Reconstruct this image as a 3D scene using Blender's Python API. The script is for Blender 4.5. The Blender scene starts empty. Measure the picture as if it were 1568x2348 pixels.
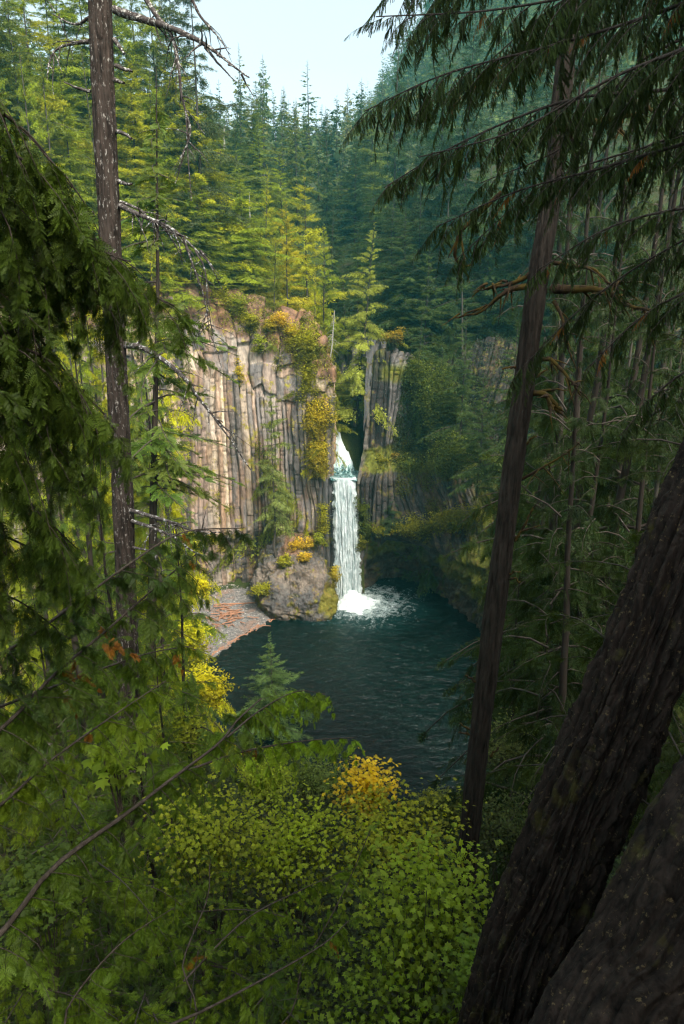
HAZE = .00034
import bpy, math, random
import numpy as np
from mathutils import Vector, Matrix
R = math.radians
sc = bpy.context.scene
COL = sc.collection
rng = np.random.default_rng(7)
random.seed(7)

# ------------------------------------------------------------------ camera frame
PITCH = R(17.0); CAMZ = 60.0; FPX = 1565.0
CF = np.array([0, math.cos(PITCH), -math.sin(PITCH)])
CU = np.array([0, math.sin(PITCH), math.cos(PITCH)])
CR = np.array([1.0, 0, 0])
def ray(px, py):
    return CF + (px-784)/FPX*CR - (py-1173.5)/FPX*CU
def P(px, py, Y):
    d = ray(px, py); t = Y/d[1]
    return np.array([0, 0, CAMZ]) + d*t
def PZ(px, py, z):
    d = ray(px, py); t = (z-CAMZ)/d[2]
    return np.array([0, 0, CAMZ]) + d*t
def project(p):
    q = np.asarray(p, float)-np.array([0, 0, CAMZ])
    zc = q@CF
    return 784+FPX*(q@CR)/zc, 1173.5-FPX*(q@CU)/zc, zc

# ------------------------------------------------------------------ noise
def _h(i, j, k, s):
    n = (i*374761393 + j*668265263 + k*2147483647 + s*974634777) & 0xffffffff
    n = ((n ^ (n >> 13))*1274126177) & 0xffffffff
    n = ((n ^ (n >> 16))*2246822519) & 0xffffffff
    return ((n ^ (n >> 15)) & 0xffffff)/float(0xffffff)
def vn(x, y, z=0.0, s=0):
    x, y, z = np.broadcast_arrays(np.asarray(x, float), np.asarray(y, float), np.asarray(z, float))
    i = np.floor(x).astype(np.int64); j = np.floor(y).astype(np.int64); k = np.floor(z).astype(np.int64)
    fx = x-i; fy = y-j; fz = z-k
    fx = fx*fx*(3-2*fx); fy = fy*fy*(3-2*fy); fz = fz*fz*(3-2*fz)
    r = 0
    for a in (0, 1):
        for b in (0, 1):
            for c in (0, 1):
                w = (fx if a else 1-fx)*(fy if b else 1-fy)*(fz if c else 1-fz)
                r = r + w*_h(i+a, j+b, k+c, s)
    return r*2-1
def fbm(x, y, z=0.0, o=4, s=0):
    r = 0; a = 0.5; f = 1.0
    for q in range(o):
        r = r + a*vn(np.asarray(x)*f, np.asarray(y)*f, np.asarray(z)*f, s+q*17); a *= .5; f *= 2.03
    return r
def sstep(a, b, x):
    t = np.clip((np.asarray(x, float)-a)/(b-a), 0, 1); return t*t*(3-2*t)

# ------------------------------------------------------------------ mesh helpers
class MB:
    """collects vertices and tri/quad faces with a material index and a per-face tone"""
    def __init__(s): s.v = []; s.f = []; s.n = 0
    def add(s, V, F, mi=0, tone=None):
        V = np.asarray(V, float).reshape(-1, 3); F = np.asarray(F, np.int64)
        if tone is None: tone = np.full(len(F), .5)
        s.v.append(V); s.f.append((F+s.n, np.full(len(F), mi), np.broadcast_to(tone, (len(F),)))); s.n += len(V)
    def merged(s):
        return (np.concatenate(s.v), s.f)
def mesh_of(name, mb, mats, smooth=False, vcol=None):
    me = bpy.data.meshes.new(name)
    V = np.concatenate(mb.v)
    ls = []; lt = []; mi = []; tn = []
    for F, m, t in mb.f:
        ls.append(F.reshape(-1)); lt.append(np.full(len(F), F.shape[1])); mi.append(m); tn.append(t)
    loops = np.concatenate(ls); tot = np.concatenate(lt); mi = np.concatenate(mi); tn = np.concatenate(tn)
    st = np.concatenate([[0], np.cumsum(tot)[:-1]])
    me.vertices.add(len(V)); me.vertices.foreach_set('co', V.astype(np.float32).reshape(-1))
    me.loops.add(len(loops)); me.loops.foreach_set('vertex_index', loops.astype(np.int32))
    me.polygons.add(len(tot)); me.polygons.foreach_set('loop_start', st.astype(np.int32))
    me.polygons.foreach_set('loop_total', tot.astype(np.int32))
    me.polygons.foreach_set('material_index', mi.astype(np.int32))
    me.update(calc_edges=True)
    if smooth: me.polygons.foreach_set('use_smooth', np.ones(len(tot), bool))
    a = me.attributes.new('tone', 'FLOAT', 'FACE'); a.data.foreach_set('value', tn.astype(np.float32))
    if vcol is not None:
        c = me.attributes.new('tint', 'FLOAT_COLOR', 'POINT')
        cc = np.ones((len(V), 4), np.float32); cc[:, :3] = vcol
        c.data.foreach_set('color', cc.reshape(-1))
    for m in mats: me.materials.append(m)
    return me
def grid_faces(nu, nv, wrap=False):
    """faces of a grid whose vertices are stored u-major: index = v*nu+u"""
    u = np.arange(nu if wrap else nu-1); v = np.arange(nv-1)
    U, W = np.meshgrid(u, v); U = U.ravel(); W = W.ravel(); U2 = (U+1) % nu
    return np.stack([W*nu+U, W*nu+U2, (W+1)*nu+U2, (W+1)*nu+U], 1)
def link(name, me, parent=None, loc=(0, 0, 0), rot=(0, 0, 0), scale=(1, 1, 1), color=None, m=None):
    o = bpy.data.objects.new(name, me); COL.objects.link(o)
    if m is not None: o.matrix_basis = m
    else: o.location = loc; o.rotation_euler = rot; o.scale = scale
    if parent: o.parent = parent
    if color is not None: o.color = (*color, 1)
    return o
LABELS = {}
def tag(o, label=None, cat=None, group=None, kind=None):
    if label: o['label'] = label
    if cat: o['category'] = cat
    if group: o['group'] = group
    if kind: o['kind'] = kind
    return o
def empty(name, loc, label=None, cat=None, group=None, rz=0):
    o = bpy.data.objects.new(name, None); COL.objects.link(o); o.location = loc; o.rotation_euler = (0, 0, rz)
    o.empty_display_size = .3
    return tag(o, label, cat, group)

def tube_arrays(pts, rad, seg=6, bump=0.0, cap=True):
    pts = np.asarray(pts, float); rad = np.asarray(rad, float); n = len(pts)
    T = np.gradient(pts, axis=0); T /= np.linalg.norm(T, axis=1)[:, None]+1e-9
    ref = np.array([0, 0, 1.0]) if abs(T[:, 2]).mean() < .8 else np.array([1.0, 0, 0])
    A = np.cross(T, ref); A /= np.linalg.norm(A, axis=1)[:, None]+1e-9
    B = np.cross(T, A)
    an = np.linspace(0, 2*np.pi, seg, endpoint=False)
    ring = np.cos(an)[None, :, None]*A[:, None]+np.sin(an)[None, :, None]*B[:, None]
    rr = np.repeat(rad[:, None], seg, 1)
    if bump:
        rr = rr*(1+bump*rng.uniform(-1, 1, rr.shape))
    V = pts[:, None]+ring*rr[:, :, None]
    F = grid_faces(seg, n, wrap=True)
    return V.reshape(-1, 3), F
def tube(mb, pts, rad, seg=6, mi=0, tone=.5, bump=0.0):
    V, F = tube_arrays(pts, rad, seg, bump)
    mb.add(V, F, mi, tone)
def smooth_path(ctrl, n):
    c = np.asarray(ctrl, float); m = len(c)
    t = np.linspace(0, m-1, n); i = np.clip(np.floor(t).astype(int), 0, m-2); f = (t-i)[:, None]
    p1 = c[i]; p2 = c[i+1]; p0 = np.where((i > 0)[:, None], c[np.maximum(i-1, 0)], 2*p1-p2)
    p3 = np.where((i < m-2)[:, None], c[np.minimum(i+2, m-1)], 2*p2-p1)
    return .5*((2*p1)+(-p0+p2)*f+(2*p0-5*p1+4*p2-p3)*f**2+(-p0+3*p1-3*p2+p3)*f**3)
def scatter(tmpl, M, O, jit=0.15, tone=None):
    """tmpl: list of (V, F, mi, tone); M (n,3,3) columns are axes; O (n,3). returns the same kind of list"""
    out = []
    n = len(O)
    tj = rng.uniform(-jit, jit, n) if tone is None else np.asarray(tone)
    for V, F, mi, t in tmpl:
        VV = np.einsum('nij,kj->nki', M, V)+O[:, None]
        FF = (F[None]+(np.arange(n)*len(V))[:, None, None]).reshape(-1, F.shape[1])
        tt = np.clip((np.broadcast_to(t, (len(F),))[None]+tj[:, None]).reshape(-1), 0, 1)
        out.append((VV.reshape(-1, 3), FF, mi, tt))
    return out
def addt(mb, tmpl):
    for V, F, mi, t in tmpl: mb.add(V, F, mi, t)
def frames(X, upish, scale, roll=None):
    """rotation-scale matrices whose x axis is X and z axis near upish"""
    X = np.asarray(X, float); X = X/(np.linalg.norm(X, axis=1)[:, None]+1e-9)
    up = np.broadcast_to(np.asarray(upish, float), X.shape)
    Y = np.cross(up, X); Y /= np.linalg.norm(Y, axis=1)[:, None]+1e-9
    Z = np.cross(X, Y)
    if roll is not None:
        c = np.cos(roll)[:, None]; s = np.sin(roll)[:, None]
        Y, Z = Y*c+Z*s, Z*c-Y*s
    s = np.broadcast_to(np.asarray(scale, float), (len(X),))
    return np.stack([X, Y, Z], 2)*s[:, None, None]

# ------------------------------------------------------------------ materials
def newmat(name):
    m = bpy.data.materials.new(name); m.use_nodes = True
    nt = m.node_tree; nt.nodes.clear()
    out = nt.nodes.new('ShaderNodeOutputMaterial')
    return m, nt, out
def N(nt, t, **k):
    n = nt.nodes.new(t)
    for a, b in k.items():
        if a in n.inputs.keys() if not hasattr(n, a) else False: n.inputs[a].default_value = b
        else: setattr(n, a, b)
    return n
def L(nt, a, b): nt.links.new(a, b)
def mixc(nt, fac, a, b, mode='MIX'):
    n = nt.nodes.new('ShaderNodeMix'); n.data_type = 'RGBA'; n.blend_type = mode
    for s, v in ((n.inputs[0], fac), (n.inputs[6], a), (n.inputs[7], b)):
        if isinstance(v, bpy.types.NodeSocket): L(nt, v, s)
        elif isinstance(v, (int, float)): s.default_value = v
        else: s.default_value = (*v, 1)
    return n.outputs[2]
def math_(nt, op, a, b=None, clamp=False):
    n = nt.nodes.new('ShaderNodeMath'); n.operation = op; n.use_clamp = clamp
    for s, v in ((n.inputs[0], a), (n.inputs[1], b)):
        if v is None: continue
        if isinstance(v, bpy.types.NodeSocket): L(nt, v, s)
        else: s.default_value = v
    return n.outputs[0]
def ramp(nt, fac, stops):
    n = nt.nodes.new('ShaderNodeValToRGB'); L(nt, fac, n.inputs[0])
    e = n.color_ramp.elements
    while len(e) < len(stops): e.new(.5)
    for q, (p, c) in zip(e, stops):
        q.position = p; q.color = (*c, 1) if not isinstance(c, (int, float)) else (c, c, c, 1)
    return n.outputs[0]
def noise(nt, scale, detail=4, rough=.55, vec=None, dist=0.0, sc3=None):
    n = nt.nodes.new('ShaderNodeTexNoise'); n.inputs['Scale'].default_value = scale
    n.inputs['Detail'].default_value = detail; n.inputs['Roughness'].default_value = rough
    n.inputs['Distortion'].default_value = dist
    if vec is None:
        tc = nt.nodes.new('ShaderNodeTexCoord'); vec = tc.outputs['Object']
    if sc3 is not None:
        mp = nt.nodes.new('ShaderNodeMapping'); L(nt, vec, mp.inputs[0]); mp.inputs['Scale'].default_value = sc3; vec = mp.outputs[0]
    L(nt, vec, n.inputs['Vector'])
    return n.outputs[0]
def principled(nt, out, base, rough=.8, spec=.2, normal=None):
    p = nt.nodes.new('ShaderNodeBsdfPrincipled')
    if isinstance(base, bpy.types.NodeSocket): L(nt, base, p.inputs['Base Color'])
    else: p.inputs['Base Color'].default_value = (*base, 1)
    if isinstance(rough, bpy.types.NodeSocket): L(nt, rough, p.inputs['Roughness'])
    else: p.inputs['Roughness'].default_value = rough
    p.inputs['Specular IOR Level'].default_value = spec
    if normal is not None: L(nt, normal, p.inputs['Normal'])
    if out is not None: L(nt, p.outputs[0], out.inputs[0])
    return p
def bump(nt, h, strength=.5, dist=.05):
    b = nt.nodes.new('ShaderNodeBump'); L(nt, h, b.inputs['Height'])
    b.inputs['Strength'].default_value = strength; b.inputs['Distance'].default_value = dist
    return b.outputs[0]

def leaf_material(name, trans=.35, rough=.55, spec=.25, hue=(1.25, 1.12, .7)):
    m, nt, out = newmat(name)
    oi = nt.nodes.new('ShaderNodeObjectInfo')
    at = nt.nodes.new('ShaderNodeAttribute'); at.attribute_name = 'tone'
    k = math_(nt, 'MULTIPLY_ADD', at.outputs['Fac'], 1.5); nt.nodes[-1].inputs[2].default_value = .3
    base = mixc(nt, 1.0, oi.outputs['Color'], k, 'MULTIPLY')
    warm = mixc(nt, 1.0, base, hue, 'MULTIPLY')
    nz = noise(nt, .35, 2)
    wf = math_(nt, 'MULTIPLY_ADD', nz, 2.2); nt.nodes[-1].inputs[2].default_value = -.6; nt.nodes[-1].use_clamp = True
    c = mixc(nt, wf, base, warm)
    p = principled(nt, None, c, rough, spec)
    tr = nt.nodes.new('ShaderNodeBsdfTranslucent'); tc = mixc(nt, 1.0, c, (1.3, 1.35, .6), 'MULTIPLY'); L(nt, tc, tr.inputs[0])
    ms = nt.nodes.new('ShaderNodeMixShader'); ms.inputs[0].default_value = trans
    L(nt, p.outputs[0], ms.inputs[1]); L(nt, tr.outputs[0], ms.inputs[2]); L(nt, ms.outputs[0], out.inputs[0])
    return m
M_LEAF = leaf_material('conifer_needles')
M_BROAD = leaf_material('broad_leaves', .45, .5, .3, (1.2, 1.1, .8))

def bark_material(name, c1, c2, scale=1.0, lichen=None, lich_amt=.0, bs=.6, moss=None, moss_lo=.5):
    m, nt, out = newmat(name)
    a = noise(nt, 9*scale, 6, .65, sc3=(1, 1, .12))
    b = noise(nt, 2.2*scale, 5, .6)
    c = ramp(nt, a, [(.32, c1), (.68, c2)])
    if moss is not None:
        f = ramp(nt, b, [(moss_lo, 0.0), (moss_lo+.12, 1.0)])
        c = mixc(nt, f, c, moss)
    if lichen is not None:
        d = noise(nt, (14 if name in ('furrowed_bark', 'fir_bark') else 6.5)*scale, 6, .75, sc3=(1, 1, .35) if name == 'fir_bark' else None)
        f = ramp(nt, d, [(1-lich_amt, 0.0), (1-lich_amt+.05, 1.0)])
        c = mixc(nt, f, c, lichen)
    e = noise(nt, 30*scale, 3, .6, sc3=(1, 1, .3))
    h = mixc(nt, .35, a, e)
    principled(nt, out, c, .9, .15, bump(nt, h, bs, .03))
    return m
M_BARK = bark_material('fir_bark', (.009, .007, .0055), (.075, .056, .045), 1.6, (.30, .28, .25), .42)
M_BARKFAR = bark_material('distant_bark', (.03, .025, .018), (.09, .075, .06), .5)
M_BARKDARK = bark_material('cedar_bark', (.011, .008, .006), (.060, .047, .036), 1.6)
M_BIGBARK = bark_material('furrowed_bark', (.005, .004, .003), (.042, .031, .024), 1.5, (.12, .09, .045), .41, .7, (.06, .055, .015), .60)  # bark colour lowered to stand in for shade on the leaning trunks
M_TWIG = bark_material('twig_bark', (.035, .028, .022), (.10, .08, .065), 3.0, (.30, .30, .26), .34)
M_DEAD = bark_material('dead_branch', (.035, .028, .024), (.12, .10, .09), 2.0, (.62, .60, .54), .45)
M_SNAG = bark_material('bleached_wood', (.22, .20, .17), (.48, .45, .38), 2.0)
M_DRIFT = bark_material('driftwood', (.22, .10, .055), (.48, .26, .16), 2.0)
M_MOSSY = bark_material('mossy_branch', (.02, .012, .008), (.07, .045, .025), 2.0, (.32, .24, .08), .36, .6, (.09, .06, .012), .45)

# ------------------------------------------------------------------ terrain
def sdist(poly, x, y):
    poly = np.asarray(poly, float); d = np.full(np.shape(x), 1e9); ins = np.zeros(np.shape(x), bool)
    n = len(poly)
    for i in range(n):
        ax, ay = poly[i]; bx, by = poly[(i+1) % n]
        ex, ey = bx-ax, by-ay
        t = np.clip(((x-ax)*ex+(y-ay)*ey)/(ex*ex+ey*ey), 0, 1)
        d = np.minimum(d, np.hypot(x-ax-t*ex, y-ay-t*ey))
        c = ((ay > y) != (by > y)) & (x < (bx-ax)*(y-ay)/(by-ay+1e-12)+ax)
        ins ^= c
    return np.where(ins, -d, d)
LWP = [(-20, 157), (-10, 151), (-4.6, 143), (-2.9, 135.2), (-6, 135.2), (-12, 136), (-18, 135.6), (-24, 133.2), (-31, 128), (-38, 120), (-44, 110), (-49, 98), (-53, 84), (-55, 66)]
CAN = LWP + [(-50, 55), (40, 55), (42, 75), (46, 95), (48, 112), (42, 134), (28, 147), (14, 149), (9.5, 150), (6, 158), (-4, 164), (-16, 167), (-24, 164)]
POOL = [(-2, 136), (-9, 133), (-12.5, 125), (-17, 118), (-23, 108), (-27, 99), (-22, 90), (-13, 84), (-5, 80), (1, 75), (9, 70), (18, 73), (27, 84), (32, 96), (34, 112), (32, 130), (24, 146), (10, 148), (3, 140)]
def plane_side(x, y):
    h = np.where(y < 5, 58.3-1.6*np.maximum(y, -1.5), 50.3-.774*(y-5))
    h = np.where(y < -1.5, 60.7+.25*(-1.5-y), h)
    h = h+np.clip(y/40, 0, 1)*(.95*np.maximum(0, -x-13-.16*y)+.85*np.maximum(0, x-13-.2*y))
    return h
def ground(x, y):
    x = np.asarray(x, float); y = np.asarray(y, float)
    sp = sdist(POOL, x, y); sc_ = sdist(CAN, x, y)
    n1 = fbm(x*.05, y*.05, 0, 4, 3); n2 = fbm(x*.3, y*.3, 0, 3, 9)
    ps = plane_side(x, y)+n1*1.6+n2*.5
    floor = np.where(sp < 0, np.maximum(-5, sp*.6)-.05, np.minimum(sp*.15, 2.6)+n2*.25*np.clip(sp/3, 0, 1))
    gf = 25.4+8.4*sstep(138.5, 147, y-.25*x)+.05*np.maximum(0, y-147)+n2*.4
    floor = np.where(((y > 135.2) & (x > -4.6) & (x < 4.4)) | ((y > 141.5) & (x < 4.4)) | (y > 149), gf, floor)
    floor = np.where(y < 134, np.maximum(floor, ps), floor)
    rim = np.where(x < 0, 50.0+np.interp(-x, [0, 8, 28, 60], [0, 3.5, 12, 14]), 52.0)
    d = np.maximum(sc_, 0)
    hout = rim+.42*np.minimum(d, 110)+n1*5*np.clip(d/15, 0, 1)+.35*np.maximum(0, np.abs(x+10)-35)*sstep(100, 200, y)
    ridge = np.interp(x, [-400, -96, -58, -11, 24, 53, 100, 400], [96, 106, 124, 146, 182, 232, 280, 305])+fbm(x*.012, y*.012, 0, 3, 5)*9
    hout = hout+(ridge-hout)*sstep(230, 560, y)
    hout = hout-sstep(600, 1050, y)*120
    out = ps+(hout-ps)*sstep(58, 92, y)
    t = np.where(y > 60, sstep(3.2, 6.0, sc_), sstep(0, 25, sc_)*0)
    t = np.where(y <= 60, 0, t*sstep(60, 70, y))
    base = np.where(sc_ < 0, floor, np.where(y > 60, floor*(1-t)+out*t, ps))
    return base
gx = np.concatenate([-np.geomspace(900, 75, 24)[:-1], np.arange(-75, 70.1, 1.0), np.geomspace(70, 900, 25)[1:]])
gy = np.concatenate([-np.geomspace(300, 12, 14)[:-1], np.arange(-12, 190.1, 1.0), np.geomspace(190, 1100, 50)[1:]])
GX, GY = np.meshgrid(gx, gy)
GZ = ground(GX, GY)
mb = MB(); mb.add(np.stack([GX, GY, GZ], 2), grid_faces(len(gx), len(gy)))
m, nt, out = newmat('forest_floor')
n1 = noise(nt, .5, 6, .65); n2 = noise(nt, 5, 5, .7); n3 = noise(nt, .12, 3)
c = ramp(nt, n1, [(.3, (.015, .016, .008)), (.5, (.045, .036, .018)), (.7, (.11, .065, .04))])
g = ramp(nt, n2, [(.35, (.02, .03, .008)), (.7, (.07, .085, .02))])
c = mixc(nt, ramp(nt, n3, [(.30, 0.0), (.5, 1.0)]), c, g)
principled(nt, out, c, .95, .1, bump(nt, n2, .7, .3))
M_GROUND = m
me = mesh_of('ground', mb, [M_GROUND], True)
tag(link('ground', me), kind='structure')

# ------------------------------------------------------------------ rock walls
def rock_material(name, c_lo, c_hi, moss, moss_amt, wet=.85):
    m, nt, out = newmat(name)
    at = nt.nodes.new('ShaderNodeAttribute'); at.attribute_name = 'tint'
    a = noise(nt, 1.3, 7, .65, sc3=(1, 1, .16)); b = noise(nt, .45, 5, .6); d = noise(nt, 4.5, 5, .7)
    c = mixc(nt, 1.0, at.outputs['Color'], ramp(nt, a, [(.28, c_lo), (.5, (.9, .88, .86)), (.72, c_hi)]), 'MULTIPLY')
    c = mixc(nt, ramp(nt, b, [(.55, 0.0), (.68, .5)]), c, (.27, .14, .065))
    c = mixc(nt, ramp(nt, d, [(.62, 0.0), (.72, .6)]), c, (.55, .47, .38))
    f = math_(nt, 'ADD', b, math_(nt, 'MULTIPLY', d, .5))
    c = mixc(nt, ramp(nt, f, [(1-moss_amt, 0.0), (1-moss_amt+.08, 1.0)]), c, moss)
    principled(nt, out, c, wet, .25, bump(nt, mixc(nt, .5, a, d), .7, .25))
    return m
M_ROCK = rock_material('pale_columnar_basalt', (.38, .33, .32), (1.55, 1.45, 1.35), (.30, .27, .03), .16)
M_ROCKD = rock_material('dark_columnar_basalt', (.35, .33, .33), (1.5, 1.45, 1.4), (.09, .10, .015), .16)
M_ROCKM = rock_material('mossy_basalt', (.35, .33, .33), (1.4, 1.4, 1.3), (.15, .16, .015), .14)

def loft(layers, nu, nv, center, vpow=None):
    K = [smooth_path(l, nu) for l in layers]
    hs = np.array([k[:, 2].mean() for k in K]); t = np.linspace(hs[0], hs[-1], nv)
    i = np.clip(np.searchsorted(hs, t, 'right')-1, 0, len(hs)-2); f = (t-hs[i])/(hs[i+1]-hs[i])
    K = np.stack(K); S = K[i]*(1-f)[:, None, None]+K[i+1]*f[:, None, None]
    # gentle smoothing across layers
    for q in range(3):
        S[1:-1] = (S[:-2]+2*S[1:-1]+S[2:])/4
    du = np.gradient(S, axis=1); dv = np.gradient(S, axis=0)
    Nn = np.cross(du, dv); Nn /= np.linalg.norm(Nn, axis=2)[:, :, None]+1e-9
    tc = np.asarray(center)-S
    sgn = np.sign((Nn*tc).sum(2).mean()); Nn *= sgn
    U = np.concatenate([[0], np.cumsum(np.linalg.norm(np.diff(S[nv//2], axis=0), axis=1))])
    U = np.broadcast_to(U[None], S.shape[:2])
    return S, Nn, U, S[:, :, 2], sgn
def columns(U, Z, wmin, wmax, seed, upper=0.0, brk=5.0, depth=.3, jut=.5):
    r = np.random.default_rng(seed)
    n = int(U.max()/wmin)+60
    edges = np.cumsum(r.uniform(wmin, wmax, n))-20
    idx = np.clip(np.searchsorted(edges, U)-1, 0, n-2)
    w = edges[idx+1]-edges[idx]; t = (U-edges[idx])/w
    prof = (1-np.abs(2*t-1)**4)*depth*(.6+.8*_h(idx, 0, 0, seed))
    off = (_h(idx, 1, 0, seed)-.5)*jut
    bz = Z+3*_h(idx, 5, 0, seed)
    bi = np.floor(bz/(brk*(.5+_h(idx, 3, 0, seed)))).astype(np.int64)
    blk = (_h(idx, bi, 7, seed)-.5)
    return prof+off+blk*upper, idx, blk, np.abs(2*t-1)
def facade(name, layers, nu, nv, center, colspec, mat, seed, tintf):
    S, Nn, U, Z, sgn = loft(layers, nu, nv, center)
    X = S[:, :, 0]; Y = S[:, :, 1]
    disp, tint = tintf(S, U, Z)
    S = S+Nn*disp[:, :, None]
    mb = MB(); F = grid_faces(nu, nv)
    if sgn < 0: F = F[:, ::-1]
    mb.add(S, F)
    me = mesh_of(name, mb, [mat], False, tint.reshape(-1, 3))
    return me, S, Nn

LW = np.array(LWP, float)
nrm = np.zeros_like(LW)
g = np.gradient(LW, axis=0); nrm[:, 0] = g[:, 1]; nrm[:, 1] = -g[:, 0]; nrm /= np.linalg.norm(nrm, axis=1)[:, None]
if ((np.array([0, 105])-LW[9])*nrm[9]).sum() > 0: nrm = -nrm        # now points away from the canyon
def lay(off, z, zr=0.0):
    zz = z+zr*np.interp(-LW[:, 0], [0, 8, 28, 60], [0, .3, .9, 1.0]); o = np.broadcast_to(off, (len(LW),))
    return np.concatenate([LW+nrm*o[:, None], zz[:, None] if np.ndim(zz) else np.full((len(LW), 1), z)], 1)
gorge_ = np.array([1, 1, 1, 1]+[0]*(len(LW)-4))
llay = [lay(np.where(gorge_, .2, 2.2), -1), lay(np.where(gorge_, .1, 2.6), 8), lay(np.where(gorge_, 0, 1.8), 11.5), lay(0.0, 14), lay(-.3, 30), lay(.1, 46, 9), lay(.7, 51.5, 12), lay(5.2, 54.5, 13.5)]
def left_tint(S, U, Z):
    Uw = U+fbm(U*.15, Z*.06, 0, 3, 11)*1.3
    d1, i1, b1, e1 = columns(Uw, Z, .7, 1.5, 21, upper=.25, brk=7, depth=.45, jut=.7)
    Ub = U+fbm(U*.2, Z*.15, 0, 3, 12)*2
    d2, i2, b2, e2 = columns(Ub, Z+fbm(U*.3, Z*.3, 0, 2, 4)*1.5, 1.6, 3.6, 22, upper=1.7, brk=3.2, depth=.35, jut=1.1)
    hi = sstep(41, 46, Z-.25*np.clip(-S[:, :, 0]-8, 0, 20)+fbm(U*.12, Z*.1, 0, 2, 31)*9)
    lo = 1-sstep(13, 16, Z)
    d3 = fbm(U*.5, Z*.5, 3, 4, 8)*1.4
    big = fbm(U*.09, Z*.05, 0, 3, 41)*2.2
    groove = -1.6*np.exp(-((U-0)/1.0)**2)
    disp = (1-hi)*(1-lo)*d1*1.25+hi*d2*1.1+lo*d3*.8+big*(1-lo*.5)+fbm(U*1.7, Z*1.1, 0, 3, 6)*.22
    tones = np.array([(.42, .335, .24), (.29, .235, .18), (.16, .14, .125), (.52, .43, .32), (.40, .275, .185), (.10, .09, .085), (.30, .22, .17)])
    k = (np.abs(_h(i1, 0, 2, 5))*len(tones)).astype(int) % len(tones)
    kb = (np.abs(_h(i2, np.round(b2*97).astype(np.int64), 2, 5))*len(tones)).astype(int) % len(tones)
    t = tones[k]*(1-hi)[:, :, None]+tones[kb]*hi[:, :, None]
    st = fbm(U*.55, Z*.05, 0, 3, 77)                    # long mineral streaks
    t = t*(1+.5*np.clip(st, -.6, .8))[:, :, None]
    grey = sstep(-.05, .3, fbm(U*.14, Z*.08, 0, 3, 55))
    t = t*(1-grey*.55)[:, :, None]+np.array([.26, .245, .24])*(grey*.55)[:, :, None]
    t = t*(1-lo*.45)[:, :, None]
    rim_ = np.interp(-S[:, :, 0], [0, 8, 28, 60], [50.5, 54, 61.5, 64])
    soil = sstep(-6.5, -2.0, Z-rim_+fbm(U*.3, Z*.3, 0, 4, 19)*7)[:, :, None]
    t = t*(1-soil*.85)+np.array([.17, .085, .045])*soil*.85
    rust = sstep(.12, .4, fbm(U*.6, Z*.22, 2, 4, 29))[:, :, None]*.4
    t = t*(1-rust)+np.array([.29, .16, .085])*rust
    jn = np.abs(vn(i1*1.7+.3, Z*.55+3*_h(i1, 0, 9, 3), 0, 71))
    t = t*(1-.55*(1-sstep(.0, .06, jn))*(1-hi))[:, :, None]
    disp = disp-.16*(1-sstep(.0, .08, jn))*(1-hi)
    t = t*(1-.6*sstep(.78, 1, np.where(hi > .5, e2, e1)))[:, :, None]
    return disp, t
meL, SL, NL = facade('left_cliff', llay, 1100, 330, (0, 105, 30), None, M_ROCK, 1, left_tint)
tag(link('basalt_cliff', meL), 'pale columnar basalt cliff lit warm, left of the waterfall', 'cliff')

rl = {
 -2: [(2.7, 136), (5, 140), (10, 144.5), (17, 143), (22, 135), (25.5, 124), (27, 112), (27.5, 100), (27, 88), (25, 79), (23, 70), (26, 60)],
 6: [(2.75, 134.8), (5, 138), (10, 142), (17, 141), (22, 133), (25, 122), (26.5, 111), (27.5, 99), (28, 88), (27, 78), (26, 69), (30, 60)],
 10.5: [(2.75, 134.0), (5, 134.6), (9, 136), (15, 136.5), (20.5, 130), (24, 120), (27, 110), (29, 98), (30, 87), (29, 77), (29, 68), (32, 60)],
 14: [(2.8, 133.6), (5, 133.2), (9, 133), (14, 132.5), (19.5, 128), (24, 119), (28, 109), (30, 98), (32, 87), (32, 77), (31, 68), (34, 60)],
 25.6: [(3, 133.9), (6, 133.8), (10, 134.2), (15, 134.8), (21, 132), (27, 124), (33, 112), (36, 98), (38, 86), (38, 75), (37, 66), (39, 58)],
 31: [(4.2, 136.5), (7.8, 137.6), (11, 138.3), (16, 137.7), (23, 135.3), (31, 127), (37, 113), (40, 98), (42, 86), (42, 75), (41, 64), (42, 58)],
 51: [(6.6, 141.2), (9, 140.3), (13, 139.8), (19, 139), (27, 137), (35, 131), (41, 114), (44, 98), (46, 86), (46, 75), (44, 64), (44, 58)],
 55: [(7.4, 144), (10, 143.5), (14, 143), (20, 143), (29, 141), (38, 134), (45, 115), (48, 98), (49, 86), (49, 75), (47, 64), (47, 57)]}
rlay = [[(x, y, z+(6.5*float(vn(x*.13+2, y*.13, 0, 8))-sstep(14, 24, x)*3 if z > 50 else 0)) for x, y in v] for z, v in rl.items()]
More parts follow.
